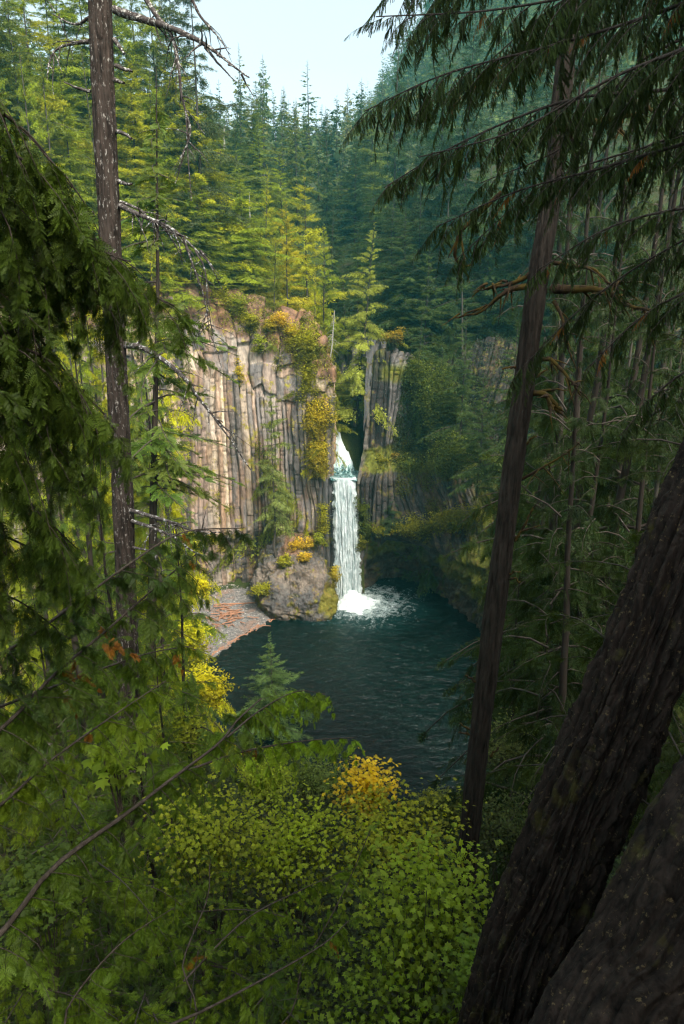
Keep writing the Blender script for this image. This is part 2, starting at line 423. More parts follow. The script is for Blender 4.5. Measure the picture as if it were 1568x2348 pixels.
def right_tint(S, U, Z):
    up = sstep(31, 33, Z)
    fan = (1-up)*(Z-26)*np.clip((U-4)/14, 0, 1)*.75      # fanned columns lean away from the fall
    Uw = U+fan+fbm(U*.15, Z*.06, 0, 3, 13)*.9
    d1, i1, b1, e1 = columns(Uw, Z, .55, 1.2, 31, upper=.5, brk=5, depth=.45, jut=.9)
    mid = sstep(11, 14, Z)*(1-sstep(26, 28, Z))*(1-sstep(24, 34, U))
    colz = np.clip(up+mid, 0, 1)
    rub = fbm(U*.5, Z*.5, 3, 4, 18)*1.5
    disp = colz*d1+(1-colz)*rub+fbm(U*.1, Z*.07, 0, 3, 43)*1.8*sstep(2, 8, U)+fbm(U*1.7, Z*1.1, 0, 3, 6)*.2
    tones = np.array([(.22, .195, .17), (.12, .11, .105), (.32, .285, .24), (.08, .072, .068), (.30, .21, .14), (.17, .145, .125)])
    t_j = np.abs(vn(i1*1.7+.3, Z*.7+3*_h(i1, 0, 9, 3), 0, 73))
    k = (_h(i1, 0, 2, 5)*len(tones)).astype(int) % len(tones)
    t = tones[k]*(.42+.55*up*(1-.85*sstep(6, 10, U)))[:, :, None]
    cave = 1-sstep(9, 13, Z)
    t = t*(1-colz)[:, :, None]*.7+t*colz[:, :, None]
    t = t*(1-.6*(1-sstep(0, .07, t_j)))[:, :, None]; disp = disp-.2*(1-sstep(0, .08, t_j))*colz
    wet = np.clip(up*(1-sstep(3.4, 4.4, U))+sstep(8.5, 10.5, U)*up+mid*.35, 0, 1)[:, :, None]  # gorge slot's shade painted dark; rock beyond pillar and mid columns toned down too
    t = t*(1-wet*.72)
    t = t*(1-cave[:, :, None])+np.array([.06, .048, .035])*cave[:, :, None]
    moss = sstep(-.1, .25, fbm(U*.15, Z*.15, 0, 4, 66)+.55*sstep(20, 30, U)*(1-sstep(27, 31, Z))+.1*(1-up)-.75*mid+.25*sstep(26, 28, Z)*(1-up)-.3*up)
    moss = moss*sstep(4, 9, Z+fbm(U*.3, Z*.3, 0, 3, 2)*3)
    t = t*(1-moss[:, :, None])+np.array([.10, .11, .012])*moss[:, :, None]
    return disp, t
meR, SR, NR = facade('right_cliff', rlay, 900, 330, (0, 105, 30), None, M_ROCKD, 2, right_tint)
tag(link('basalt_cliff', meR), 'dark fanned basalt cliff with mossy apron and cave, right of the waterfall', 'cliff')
# gorge walls behind the upper cascade
gp = [(5.2, 137.8), (7.3, 143), (8.2, 148), (5, 156), (-4, 162), (-15, 165), (-26, 164)]
glay = [[(x, y, z) for x, y in gp] for z in (24, 34, 46)]+[[(x+.6, y+1.5, 53) for x, y in gp]]
def gorge_tint(S, U, Z):
    d1, i1, b1, e1 = columns(U+fbm(U*.2, Z*.1, 0, 2, 3), Z, .7, 1.4, 51, upper=.5, brk=5, depth=.4, jut=.8)
    tones = np.array([(.10, .10, .10), (.07, .07, .072), (.14, .13, .125), (.05, .05, .05)])
    k = (_h(i1, 0, 2, 5)*len(tones)).astype(int) % len(tones)
    return d1+fbm(U*.3, Z*.2, 0, 3, 4)*1.5*sstep(0, 3, U), tones[k]
meG, SG, NG = facade('gorge_wall', glay, 260, 160, (0, 145, 35), None, M_ROCKD, 3, gorge_tint)
tag(link('rock_wall', meG), 'dark wet rock wall of the narrow slot behind the upper cascade', 'rock wall')

# wet rock face under the lip, behind the falling water
flay = [[(-4.2, 135.6, z), (-3.2, 134.7, z), (-1, 134.5, z), (1, 134.5, z), (3.0, 134.6, z), (4.2, 135.4, z)] for z in (-2, 10, 20, 25.9)]
meF, SF_, NF_ = facade('fall_face', flay, 120, 260, (0, 105, 10), None, M_ROCKD, 4, gorge_tint)
tag(link('basalt_cliff', meF), 'dark wet rock wall directly behind the falling water, under the lip', 'cliff')
# outcrop between beach and fall
def blob(name, center, rad, nz_amp, seed, mat, tint, squash=None, res=(420, 240)):
    nu, nv = res
    a = np.linspace(0, 2*np.pi, nu, endpoint=False); e = np.linspace(-.9, np.pi/2-.001, nv)
    A, E = np.meshgrid(a, e)
    D = np.stack([np.cos(E)*np.cos(A), np.cos(E)*np.sin(A), np.sin(E)], 2)
    p = 1.0/np.power(np.power(np.abs(D[:, :, 0]), 2.6)+np.power(np.abs(D[:, :, 1]), 2.6)+np.power(np.abs(D[:, :, 2]), 2.6), 1/2.6)
    V = D*p[:, :, None]*np.array(rad)
    if squash is not None: V = squash(V)
    q = V/3.0
    n = fbm(q[:, :, 0]*.55, q[:, :, 1]*.55, q[:, :, 2]*.55, 5, seed)
    n2 = np.abs(fbm(q[:, :, 0]*2.5, q[:, :, 1]*2.5, q[:, :, 2]*2.5, 4, seed+1))
    n4 = fbm(q[:, :, 0]*3, q[:, :, 1]*3, q[:, :, 2]*1.2, 3, seed+7)
    n5 = np.round(fbm(q[:, :, 0]*.9, q[:, :, 1]*.9, q[:, :, 2]*.9, 3, seed+9)*7)/7
    V = V+D*((n*nz_amp*1.3)-n2*nz_amp*.3+n4*.5+n5*1.6)[:, :, None]
    mb = MB(); mb.add(V, grid_faces(nu, nv, True))
    t = tint(V, n)
    return mesh_of(name, mb, [mat], False, t.reshape(-1, 3)), V
def ot(V, n):
    z = V[:, :, 2]
    k = sstep(-.25, .3, fbm(V[:, :, 0]*.25, V[:, :, 1]*.25, V[:, :, 2]*.25, 3, 5))[:, :, None]
    t = np.array([.085, .08, .078])*(1-k)+np.array([.19, .155, .125])*k
    m = (sstep(.0, .22, fbm(V[:, :, 0]*.3, V[:, :, 1]*.3, z*.3, 4, 91)+.42*sstep(4.5, 8, V[:, :, 0])+.12*sstep(6, 11, z)-.24))[:, :, None]
    t = t*(1-m)+np.array([.14, .13, .018])*m
    rd = (sstep(8, 12, z)*sstep(-.1, .2, fbm(V[:, :, 0]*.2, V[:, :, 1]*.2, 0, 3, 15)))[:, :, None]
    t = t*(1-rd*.7)+np.array([.25, .13, .075])*rd*.7
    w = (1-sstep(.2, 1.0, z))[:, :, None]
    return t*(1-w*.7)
def sq(V):
    z = V[:, :, 2]; k = np.clip(z/13, 0, 1)
    V = V.copy(); V[:, :, 0] += k*(-1.0); V[:, :, 1] += k*3.2
    V[:, :, 0] *= 1-.12*k
    V[:, :, 0] += np.clip(-V[:, :, 1]-2, 0, 9)*.25
    return V
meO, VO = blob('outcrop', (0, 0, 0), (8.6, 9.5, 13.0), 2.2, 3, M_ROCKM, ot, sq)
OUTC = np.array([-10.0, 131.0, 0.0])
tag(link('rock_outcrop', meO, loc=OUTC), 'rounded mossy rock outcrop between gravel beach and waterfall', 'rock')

# ------------------------------------------------------------------ water
FALL = np.array([.5, 133.6, 0])
wx = np.arange(-42, 46, .3); wy = np.arange(60, 151, .3)
WX, WY = np.meshgrid(wx, wy)
dF = np.hypot(WX-2.5, (WY-132))
amp = .12+.16*np.exp(-dF/9.0)
wr = 1-np.abs(fbm(WX*.42+.25*WY, WY*1.0, 0, 3, 64))*2.6
WZ = (fbm(WX*.55, WY*1.15, 0, 4, 61)*1.3+fbm(WX*.16+3, WY*.3, 0, 2, 62)*.8+wr*.55)*amp*1.25
mb = MB(); mb.add(np.stack([WX, WY, WZ], 2), grid_faces(len(wx), len(wy)))
m, nt, out = newmat('pool_water')
tc = nt.nodes.new('ShaderNodeTexCoord')
w1 = noise(nt, .9, 5, .6, sc3=(.75, 1.6, 1), dist=.6); w2 = noise(nt, 3.2, 4, .6, sc3=(.7, 1.5, 1))
# foam thrown out by the fall
mp = nt.nodes.new('ShaderNodeMapping'); L(nt, tc.outputs['Object'], mp.inputs[0]); mp.inputs['Location'].default_value = (-4.6*.9, -131.5*.9, 0)
mp.inputs['Scale'].default_value = (.9, .9, 0)
ln = nt.nodes.new('ShaderNodeVectorMath'); ln.operation = 'LENGTH'; L(nt, mp.outputs[0], ln.inputs[0])
f1 = noise(nt, .42, 6, .62, dist=1.2); f2 = noise(nt, 1.9, 5, .7, dist=1.5)
r_ = math_(nt, 'MULTIPLY_ADD', ln.outputs['Value'], -.062); nt.nodes[-1].inputs[2].default_value = .84
f = math_(nt, 'ADD', r_, math_(nt, 'MULTIPLY', math_(nt, 'SUBTRACT', f1, .5), 1.5))
f = math_(nt, 'ADD', f, math_(nt, 'MULTIPLY', math_(nt, 'SUBTRACT', f2, .5), 1.6))
foam = ramp(nt, f, [(.36, 0.0), (.56, .35), (.85, 1.0)])
c = mixc(nt, ramp(nt, w1, [(.35, 0.0), (.7, 1.0)]), (.0005, .003, .0025), (.002, .015, .0115))
c = mixc(nt, ramp(nt, math_(nt, 'MULTIPLY', ln.outputs['Value'], .05), [(.15, 1.0), (.75, 0.0)]), c, (.006, .038, .036))
c = mixc(nt, foam, c, (.55, .64, .62))
rg = mixc(nt, foam, (.20, .20, .20), (.85, .85, .85))
hh = mixc(nt, .4, w1, w2)
principled(nt, out, c, rg, .35, bump(nt, hh, 1.0, .45))
M_WATER = m
tag(link('water', mesh_of('water', mb, [M_WATER], True)), kind='structure')
# upper pool and stream above the lip
m, nt, out = newmat('white_water')
a = noise(nt, 1.5, 6, .68, sc3=(1.6, .6, .6), dist=.9); b = noise(nt, 4.0, 4, .7, dist=.6)
gz = nt.nodes.new('ShaderNodeSeparateXYZ'); tc = nt.nodes.new('ShaderNodeTexCoord'); L(nt, tc.outputs['Object'], gz.inputs[0])
k = math_(nt, 'MULTIPLY_ADD', gz.outputs['Z'], .10); nt.nodes[-1].inputs[2].default_value = -2.62
f = math_(nt, 'ADD', math_(nt, 'ADD', a, k), math_(nt, 'MULTIPLY', math_(nt, 'SUBTRACT', b, .5), .7))
c = ramp(nt, f, [(.46, (.008, .045, .045)), (.56, (.20, .36, .35)), (.72, (.60, .68, .67))])
principled(nt, out, c, .3, .5, bump(nt, a, .8, .2))
M_UPPER = m
ux = np.linspace(0, 1, 90); uy = np.linspace(133.35, 158, 150)
UX, UY = np.meshgrid(ux, uy)
s_ = np.clip((UY-133.3)/24, 0, 1)
x0 = np.interp(UY, [133.3, 138, 142, 147, 152, 158], [-2.2, -3.8, -4.6, -5.0, -10, -18]); x1 = np.interp(UY, [133.3, 137, 140, 143, 146, 150, 158], [3.1, 5.4, 3.6, .6, -1.2, -3.5, -8])
XX = x0+(x1-x0)*UX
ZZ = 26.05+8.3*sstep(138.6, 146.5, UY-.2*XX)+.06*np.maximum(0, UY-146)
casc = sstep(138, 140, UY)*(1-sstep(147, 149, UY))
ZZ = ZZ+fbm(XX*1.1, UY*.8, 0, 4, 71)*(.25+1.0*casc)-.25*np.exp(-((UY-133.35)/.6)**2)
mb = MB(); mb.add(np.stack([XX, UY, ZZ], 2), grid_faces(90, 150))
tag(link('cascade', mesh_of('cascade', mb, [M_UPPER], True)), 'upper white cascade running into the small pool above the waterfall lip', 'cascade')
# main fall
m, nt, out = newmat('falling_water')
a = noise(nt, 1.7, 6, .7, sc3=(1.6, 1.6, .13)); b = noise(nt, 5.5, 5, .75, sc3=(1.3, 1.3, .45)); d = noise(nt, 1.1, 3, .6, sc3=(1, 1, .5))
f = math_(nt, 'ADD', math_(nt, 'MULTIPLY', a, .62), math_(nt, 'MULTIPLY', b, .45))
f = math_(nt, 'ADD', f, math_(nt, 'MULTIPLY', math_(nt, 'SUBTRACT', d, .5), .25))
c = ramp(nt, f, [(.38, (.16, .24, .24)), (.48, (.36, .44, .44)), (.62, (.72, .77, .76))])
p = principled(nt, None, c, .6, .3, bump(nt, f, .8, .2))
tr = nt.nodes.new('ShaderNodeBsdfTranslucent'); tr.inputs[0].default_value = (.8, .87, .86, 1)
ms = nt.nodes.new('ShaderNodeMixShader'); ms.inputs[0].default_value = .25
L(nt, p.outputs[0], ms.inputs[1]); L(nt, tr.outputs[0], ms.inputs[2]); L(nt, ms.outputs[0], out.inputs[0])
M_FALL = m
root = empty('waterfall', (.5, 132, 0), 'tall white waterfall plunging from the lip into the dark pool', 'waterfall')
nu, nv = 150, 260
a = np.linspace(0, 1, nu); zv = np.linspace(26.25, -.6, nv)
A, ZV = np.meshgrid(a, zv)
tt = (26.25-ZV)/26.6
yy = 133.5-1.9*np.sqrt(np.clip(tt, 0, 1))-.5*tt
half = 2.35+.35*tt+.9*sstep(.85, 1, tt)+fbm(tt*9, A*0, 0, 3, 81)*.25*sstep(0, .1, tt)
xc = .45+.9*tt
s = (A-.5)*2
XX = xc+s*half+fbm(A*3, tt*5, 1, 3, 83)*.15
YY = yy+.9*np.abs(s)**2.5+(fbm(A*11, tt*2.2, 0, 4, 82)*.7+fbm(A*22, tt*22, 0, 3, 84)*.25)*sstep(-.02, .15, tt)
edge = fbm(tt*34, s*2, 0, 4, 85)*.55*np.abs(s)**4*sstep(0, .15, tt)
XX = XX+edge
V = np.stack([XX, YY, ZV], 2)-np.array([.5, 132, 0]); F = grid_faces(nu, nv)
mb = MB(); mb.add(V, F); Vb = V.copy(); Vb[:, :, 1] += .5+.0*tt; mb.add(Vb, F[:, ::-1])
link('falling_water', mesh_of('falling_water', mb, [M_FALL], True), root)
# boiling foam and thrown drops
fa = np.linspace(0, 2*np.pi, 90, endpoint=False); fr = np.linspace(0, 1, 50)
FA, FR = np.meshgrid(fa, fr)
Rm = 6.8*(1+.25*fbm(np.cos(FA)*1.5, np.sin(FA)*1.5, 0, 3, 86))*FR
fx = 3.0+Rm*np.cos(FA)*1.25; fy = -1.8+Rm*np.sin(FA)*.9
fz = 2.7*np.exp(-(((fx-1.5)**2+(fy+1.2)**2)/7.0))-.45*FR**2+np.abs(fbm(fx*.9, fy*.9, 0, 4, 87))*1.7*(1-FR*.75)-.1
mb = MB(); mb.add(np.stack([fx, fy, fz], 2), grid_faces(90, 50, True))
m, nt, out = newmat('foam'); a = noise(nt, 2.5, 5, .7)
c = ramp(nt, a, [(.35, (.48, .57, .56)), (.6, (.72, .76, .75))]); principled(nt, out, c, .8, .2, bump(nt, a, .8, .2)); M_FOAM = m
link('foam', mesh_of('foam', mb, [M_FOAM], True), root)
n = 2600
r1 = rng.random(n); th = rng.uniform(0, 2*np.pi, n); rr = 6.5*rng.random(n)**.7
O = np.stack([1.9+rr*np.cos(th)*1.2, -1.8+rr*np.sin(th)*.9, np.abs(rng.normal(0, 1.0, n))*np.exp(-rr/5)*1.5], 1)
n2_ = 1500; tz = rng.random(n2_)**.7; sd = np.where(rng.random(n2_) < .5, -1, 1)
O2 = np.stack([-.05+.9*tz+sd*(2.35+.35*tz)+rng.normal(0, .16, n2_), -.3-2.1*np.sqrt(tz)+1.5+rng.normal(0, .5, n2_), 26*(1-tz)], 1)
O = np.concatenate([O, O2]); n += n2_
tet = (np.array([(1, 0, -.7), (-1, 0, -.7), (0, 1, .7), (0, -1, .7)], float), np.array([(0, 2, 1), (0, 1, 3), (0, 3, 2), (1, 2, 3)]), 0, .5)
S3 = rng.uniform(.02, .055, n)[:, None, None]*np.eye(3)[None]
mb = MB(); addt(mb, scatter([tet], S3, O)); 
link('spray', mesh_of('spray', mb, [M_FOAM]), root)

# gravel beach and driftwood
tet2 = (np.array([(1, 0, 0), (-1, 0, 0), (0, 1, 0), (0, -1, 0), (0, 0, .7), (0, 0, -.7)], float), np.array([(0, 2, 4), (2, 1, 4), (1, 3, 4), (3, 0, 4), (2, 0, 5), (1, 2, 5), (3, 1, 5), (0, 3, 5)]), 0, .5)
n = 9000
gxy = np.stack([rng.uniform(-36, -8, n), rng.uniform(92, 136, n)], 1)
sp = sdist(POOL, gxy[:, 0], gxy[:, 1]); gxy = gxy[(sp > -.6) & (sp < 16)]; n = len(gxy)
gz_ = ground(gxy[:, 0], gxy[:, 1])
sz = .07+.22*rng.random(n)**4+.0
th = rng.uniform(0, 6.28, n); X = np.stack([np.cos(th), np.sin(th), rng.uniform(-.3, .3, n)], 1)
mb = MB(); addt(mb, scatter([tet2], frames(X, (0, 0, 1), sz)*np.array([1.2, 1, .9])[None, None, :], np.stack([gxy[:, 0], gxy[:, 1], gz_+.02], 1), .5))
m, nt, out = newmat('river_gravel'); at = nt.nodes.new('ShaderNodeAttribute'); at.attribute_name = 'tone'
principled(nt, out, ramp(nt, at.outputs['Fac'], [(0, (.10, .095, .09)), (.5, (.20, .185, .17)), (1, (.42, .40, .37))]), .85, .2); M_GRAV = m
tag(link('gravel', mesh_of('gravel', mb, [M_GRAV])), kind='stuff')
bn = MB(); bx = np.arange(-42, -6, .5); by = np.arange(88, 138, .5); BX, BY = np.meshgrid(bx, by)
BZ = ground(BX, BY)+.03; bn.add(np.stack([BX, BY, BZ], 2), grid_faces(len(bx), len(by)))
cen = BZ; keep = []
F = bn.f[0][0]; spf = sdist(POOL, BX, BY).ravel()[F].mean(1); scf = sdist(CAN, BX, BY).ravel()[F].mean(1)
F = F[(spf > -3) & (spf < 15) & (scf < .2)]; bn.f = [(F, np.zeros(len(F)), np.full(len(F), .5))]
m, nt, out = newmat('beach_gravel'); a = noise(nt, 2.2, 6, .8); b = noise(nt, .3, 3)
c = ramp(nt, a, [(.35, (.08, .075, .072)), (.5, (.16, .15, .14)), (.68, (.32, .30, .275))])
c = mixc(nt, ramp(nt, b, [(.5, 0.0), (.65, .6)]), c, (.25, .14, .09)); principled(nt, out, c, .9, .2, bump(nt, a, .8, .15)); M_BEACH = m
tag(link('beach', mesh_of('beach', bn, [M_BEACH], True)), kind='structure')
def stick(name, p0, p1, r, label, group=None, seg=7):
    p0 = np.array(p0); p1 = np.array(p1); n = 6
    pts = np.linspace(p0, p1, n)+rng.normal(0, .04, (n, 3))*np.linalg.norm(p1-p0)*.25; mid = (p0+p1)/2
    mb = MB(); tube(mb, pts-mid, np.linspace(r, r*.6, n), seg)
    tag(link(name, mesh_of(name, mb, [M_DRIFT], True), loc=mid), label, 'driftwood', group)
for q in range(60):
    c = PZ(525+rng.normal(0, 17), 1410+rng.normal(0, 9), 1.5); c[2] = ground(c[0], c[1])+rng.random()*.7
    a_ = rng.normal(.1, .9); l = rng.uniform(1.2, 3.0); d = np.array([math.cos(a_), math.sin(a_)*.8, rng.uniform(-.12, .16)])*l/2
    stick('driftwood_log', c-d, c+d, rng.uniform(.08, .15), 'reddish driftwood log lying in the tangled heap on the gravel beach', 'logs of the driftwood heap on the beach')
for q, (a_, b_, lb, r) in enumerate([((495, 1379), (588, 1366), 'longest straight driftwood log, lying alone under the cliff at the beach head', .17),
        ((500, 1388), (545, 1372), 'short log lying against the long one at the beach head', .12)]):
    p = PZ(*a_, 2.6); p2 = PZ(*b_, 2.6); p[2] = ground(p[0], p[1])+.2; p2[2] = ground(p2[0], p2[1])+.2
    stick('driftwood_log', p, p2, r, lb)
for q in range(26):
    t = rng.random(); px = 490+150*t; py = 1500-88*t**.85+rng.normal(0, 2)
    c = PZ(px, py, .15); a_ = .85+rng.normal(0, .35); l = rng.uniform(1.0, 3.2); d = np.array([math.cos(a_), math.sin(a_), 0])*l/2
    stick('driftwood_log', c-d, c+d, rng.uniform(.08, .14), 'wet red driftwood stick in the line along the pool edge of the beach', 'driftwood line at the waterline')

# ------------------------------------------------------------------ foliage templates (x is the growing direction, z up, unit length)
def rhomb(p, d, n, ln, w):
    """n-sided leaf quads: base points p, unit directions d, side vector from normal n"""
    s = np.cross(n, d); s /= np.linalg.norm(s, axis=1)[:, None]+1e-9
    ln = np.broadcast_to(ln, (len(p),))[:, None]; w = np.broadcast_to(w, (len(p),))[:, None]
    V = np.stack([p, p+d*ln*.45+s*w, p+d*ln, p+d*ln*.45-s*w], 1).reshape(-1, 3)
    F = np.arange(len(p)*4).reshape(-1, 4)
    return V, F
def feather(k, spread=.42, w=.06, ang=55, droop=.12, seed=0, stemw=.012):
    r = np.random.default_rng(seed)
    x = np.repeat(np.linspace(.06, .95, k), 2); s = np.tile([1., -1.], k)
    x = x+r.uniform(-.02, .02, len(x))
    z = -droop*x*x
    p = np.stack([x, 0*x, z], 1)
    a = R(ang)*(1-.45*x)+r.normal(0, .08, len(x))
    d = np.stack([np.cos(a), s*np.sin(a), -.25+r.normal(0, .12, len(x))], 1); d /= np.linalg.norm(d, axis=1)[:, None]
    ln = spread*np.sqrt(np.clip(1-x*.85, .05, 1))*r.uniform(.75, 1.1, len(x))*np.clip(x*4+.3, 0, 1)
    V, F = rhomb(p, d, np.tile([0, 0, 1.], (len(x), 1)), ln, w)
    V2, F2 = rhomb(np.array([[0, 0, 0.]]), np.array([[1, 0, -droop]]), np.array([[0, 0, 1.]]), 1.0, stemw*2)
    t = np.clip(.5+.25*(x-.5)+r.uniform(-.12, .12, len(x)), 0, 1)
    return [(V, F, 0, t), (V2, F2, 0, .25)]
def fern(n1, n2, seed=0, droop=.25, l2=.42, l3=.13, w3=.014, ang=52, fluff=.1):
    """two-level flat cedar spray"""
    r = np.random.default_rng(seed)
    sub = []
    xs = np.repeat(np.linspace(.1, .93, n1), 2); s = np.tile([1., -1.], n1)
    xs = xs+r.uniform(-.015, .015, len(xs))
    P0 = np.stack([xs, 0*xs, -droop*xs**2], 1)
    a = R(ang)*(1-.35*xs)+r.normal(0, .06, len(xs))
    D = np.stack([np.cos(a), s*np.sin(a), -.12-.35*xs+r.normal(0, .08+fluff, len(xs))], 1); D /= np.linalg.norm(D, axis=1)[:, None]
    LN = l2*np.clip(1.15-xs, .1, 1)**.7*r.uniform(.75, 1.1, len(xs))
    q = np.repeat(np.linspace(.12, .95, n2), 2); qs = np.tile([1., -1.], n2)
    b = R(48)*(1-.3*q); dd = np.stack([np.cos(b), qs*np.sin(b), -.1+0*q], 1)
    ll = l3/l2*np.clip(1.1-q*.7, .2, 1)
    V, F = rhomb(np.stack([q, 0*q, -.1*q*q], 1), dd, np.tile([0, 0, 1.], (len(q), 1)), ll, w3/l2)
    V2, F2 = rhomb(np.array([[0, 0, 0.]]), np.array([[1, 0, -.1]]), np.array([[0, 0, 1.]]), 1.0, .02)
    V3 = np.concatenate([V, V2]); F3 = np.concatenate([F, F2+len(V)])
    M = frames(D, (0, 0, 1), LN, r.normal(0, .15+fluff*2, len(D)))
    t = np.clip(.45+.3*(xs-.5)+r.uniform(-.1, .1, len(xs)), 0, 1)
    st = rng.bit_generator.state
    out = scatter([(V3, F3, 0, .0)], M, P0, tone=t)
    V4, F4 = tube_arrays(np.stack([np.linspace(0, 1, 5), np.zeros(5), -droop*np.linspace(0, 1, 5)**2], 1), np.linspace(.009, .003, 5), 3)
    out.append((V4, F4, 0, .15))
    return out
def needle_twig(k, seed=0, ln=.13, w=.016, droop=.1):
    r = np.random.default_rng(seed)
    x = r.uniform(0, 1, k); th = r.choice([-1, 1], k)*r.uniform(.9, 1.5, k)
    p = np.stack([x, 0*x, -droop*x*x], 1)
    d = np.stack([.75+0*x, np.sin(th)*.8, np.cos(th)*.45], 1); d /= np.linalg.norm(d, axis=1)[:, None]
    V, F = rhomb(p, d, np.stack([0*x, -np.cos(th), np.sin(th)], 1)*0+np.array([0, 0, 1.]), ln*r.uniform(.7, 1.1, k)*(1-.4*x), w)
    V2, F2 = rhomb(np.array([[0, 0, 0.]]), np.array([[1, 0, -droop]]), np.array([[0, 0, 1.]]), 1.0, .014)
    return [(V, F, 0, np.clip(.45+.25*x+r.uniform(-.12, .12, k), 0, 1)), (V2, F2, 0, .15)]
def branch_t(twig, n, seed=0, droop=.25, lift=.1, tl=.36, tw_droop=.3, wood=.012, ang=58, hang=0.0, start=.12, roll=.8):
    """a whole branch: twigs on both sides of a drooping axis"""
    r = np.random.default_rng(seed)
    x = np.sort(np.concatenate([r.uniform(start, 1, n-2), [.97, 1.0]])); s = r.choice([-1., 1.], n)
    z = lift*x-droop*x*x+.12*np.clip(x-.7, 0, 1)
    y = .05*np.sin(x*5+seed)
    p = np.stack([x, y, z], 1)
    a = R(ang)*np.clip(1.25-x, .15, 1)+r.normal(0, .18, n)
    d = np.stack([np.cos(a), s*np.sin(a), -tw_droop-hang+r.normal(0, .15, n)], 1); d /= np.linalg.norm(d, axis=1)[:, None]
    ln = tl*np.clip(1.25-x, .3, 1)*np.clip(.35+x*2.2, 0, 1)*r.uniform(.65, 1.2, n)
    out = scatter(twig, frames(d, (0, 0, 1), ln, r.normal(0, roll, n)), p, jit=.1)
    xx = np.linspace(0, 1, 6)
    V, F = tube_arrays(np.stack([xx, .05*np.sin(xx*5+seed), lift*xx-droop*xx*xx+.12*np.clip(xx-.7, 0, 1)], 1), np.linspace(wood, wood*.25, 6), 4)
    out.append((V, F, 1, .4))
    return out
def crown(branches, n, ratio, seed=0, z0=.12, power=.8, tilt_top=35, tilt_low=-12, whorl=0, gap=.12, belly=.0, rnd=.38):
    """unit-height crown, trunk axis on z; ratio = radius/height"""
    r = np.random.default_rng(seed)
    z = z0+(1-z0)*np.linspace(0, .985, n)**.9
    if whorl: z = z0+(z-z0)//((1-z0)/whorl)*((1-z0)/whorl)+r.uniform(0, .3/whorl, n)
    az = np.arange(n)*2.39996+r.normal(0, .35, n)
    k = (z-z0)/(1-z0)
    Lb = ratio*np.clip((1-k), .02, 1)**power*(1+rnd*r.normal(0, 1, n).clip(-1.8, 1.6))*(1-belly*np.clip(.3-k, 0, 1)*2)
    Lb *= .75+.45*(vn(z*9, az*.9, 0, seed)*.5+.5)      # uneven outline
    Lb = np.clip(Lb, .012, None)
    tl = R(1)*(tilt_low+(tilt_top-tilt_low)*k**1.5+r.normal(0, 7, n))
    keep = (r.random(n) > gap) & ~((vn(z*7, az*.6, 3, seed) > .42) & (k < .85))
    out = []
    which = r.integers(0, len(branches), n)
    for b in range(len(branches)):
        q = keep & (which == b)
        if not q.any(): continue
        d = np.stack([np.cos(az)*np.cos(tl), np.sin(az)*np.cos(tl), np.sin(tl)], 1)[q]
        out += scatter(branches[b], frames(d, (0, 0, 1), Lb[q], r.normal(0, .15, q.sum())), np.stack([0*z, 0*z, z], 1)[q], jit=.12)
    return out
def tmesh(name, tmpl, mats):
    mb = MB(); addt(mb, tmpl); return mesh_of(name, mb, mats)
def trunk_mesh(name, seed, rb, mat, n=14, seg=8, wob=.008):
    r = np.random.default_rng(seed)
    z = np.linspace(-.02, .99, n); w = np.cumsum(r.normal(0, wob, (n, 2)), 0); w -= w[0]
    w *= (1-z[:, None])*.8
    V, F = tube_arrays(np.concatenate([w, z[:, None]], 1), rb*(1-z*.95)+rb*.5*np.clip(.05-z, 0, 1)*8, seg)
    mb = MB(); mb.add(V, F); return mesh_of(name, mb, [mat], True)

f5 = [feather(4, .5, .10, seed=s) for s in range(3)]
f7 = [feather(8, .42, .05, seed=s+5) for s in range(3)]
f9 = [feather(11, .40, .032, seed=s+9) for s in range(3)]
def merge_t(*a):
    o = []
    for t in a: o += t
    return o
quadtwig = [rhomb(np.array([[0, 0, 0.]]), np.array([[1, 0, -.15]]), np.array([[0, 0, 1.]]), 1.0, .24)+(0, .5), rhomb(np.array([[.2, 0, 0.]]), np.array([[.6, .6, -.3]]), np.array([[0, 0, 1.]]), .6, .12)+(0, .6), rhomb(np.array([[.2, 0, 0.]]), np.array([[.6, -.6, -.3]]), np.array([[0, 0, 1.]]), .6, .12)+(0, .4)]
# far trees
B0 = [branch_t(quadtwig, 9, seed=s, droop=.3, tl=.55, wood=.02) for s in range(3)]
C0 = [tmesh('distant_crown', crown(B0, 105, .16+.03*s, seed=s, z0=.08+.05*s, power=.85, gap=.1), [M_LEAF, M_BARKFAR]) for s in range(4)]
T0 = trunk_mesh('distant_trunk', 1, .012, M_BARKFAR, 5, 5)
# middle distance firs
fm = [fern(6, 2, s+60, l2=.5, l3=.20, w3=.060, fluff=.35) for s in range(3)]
B1 = [branch_t(fm[s], 32, seed=s+20, droop=.28, lift=.14, tl=.38, tw_droop=.25, ang=62) for s in range(3)]
B1h = [branch_t(fm[s], 32, seed=s+30, droop=.55, lift=.22, tl=.36, tw_droop=.6, ang=50, hang=.35) for s in range(3)]
C1 = [crown(B1, 160, .17, 1, z0=.10, power=.65), crown(B1, 150, .20, 2, z0=.18, power=.7, gap=.2, whorl=22), crown(B1h, 160, .17, 3, z0=.06, power=.8, tilt_low=0),
      crown(B1, 110, .15, 4, z0=.22, power=.55, gap=.2, whorl=28), crown(B1h, 160, .20, 5, z0=.05, power=.65, tilt_low=5, gap=.15), crown(B1, 170, .22, 6, z0=.04, power=.95, gap=.08)]
C1 = [tmesh('fir_crown', c, [M_LEAF, M_BARKFAR]) for c in C1]
T1 = [trunk_mesh('fir_trunk', s+2, .008, M_BARKFAR) for s in range(3)]
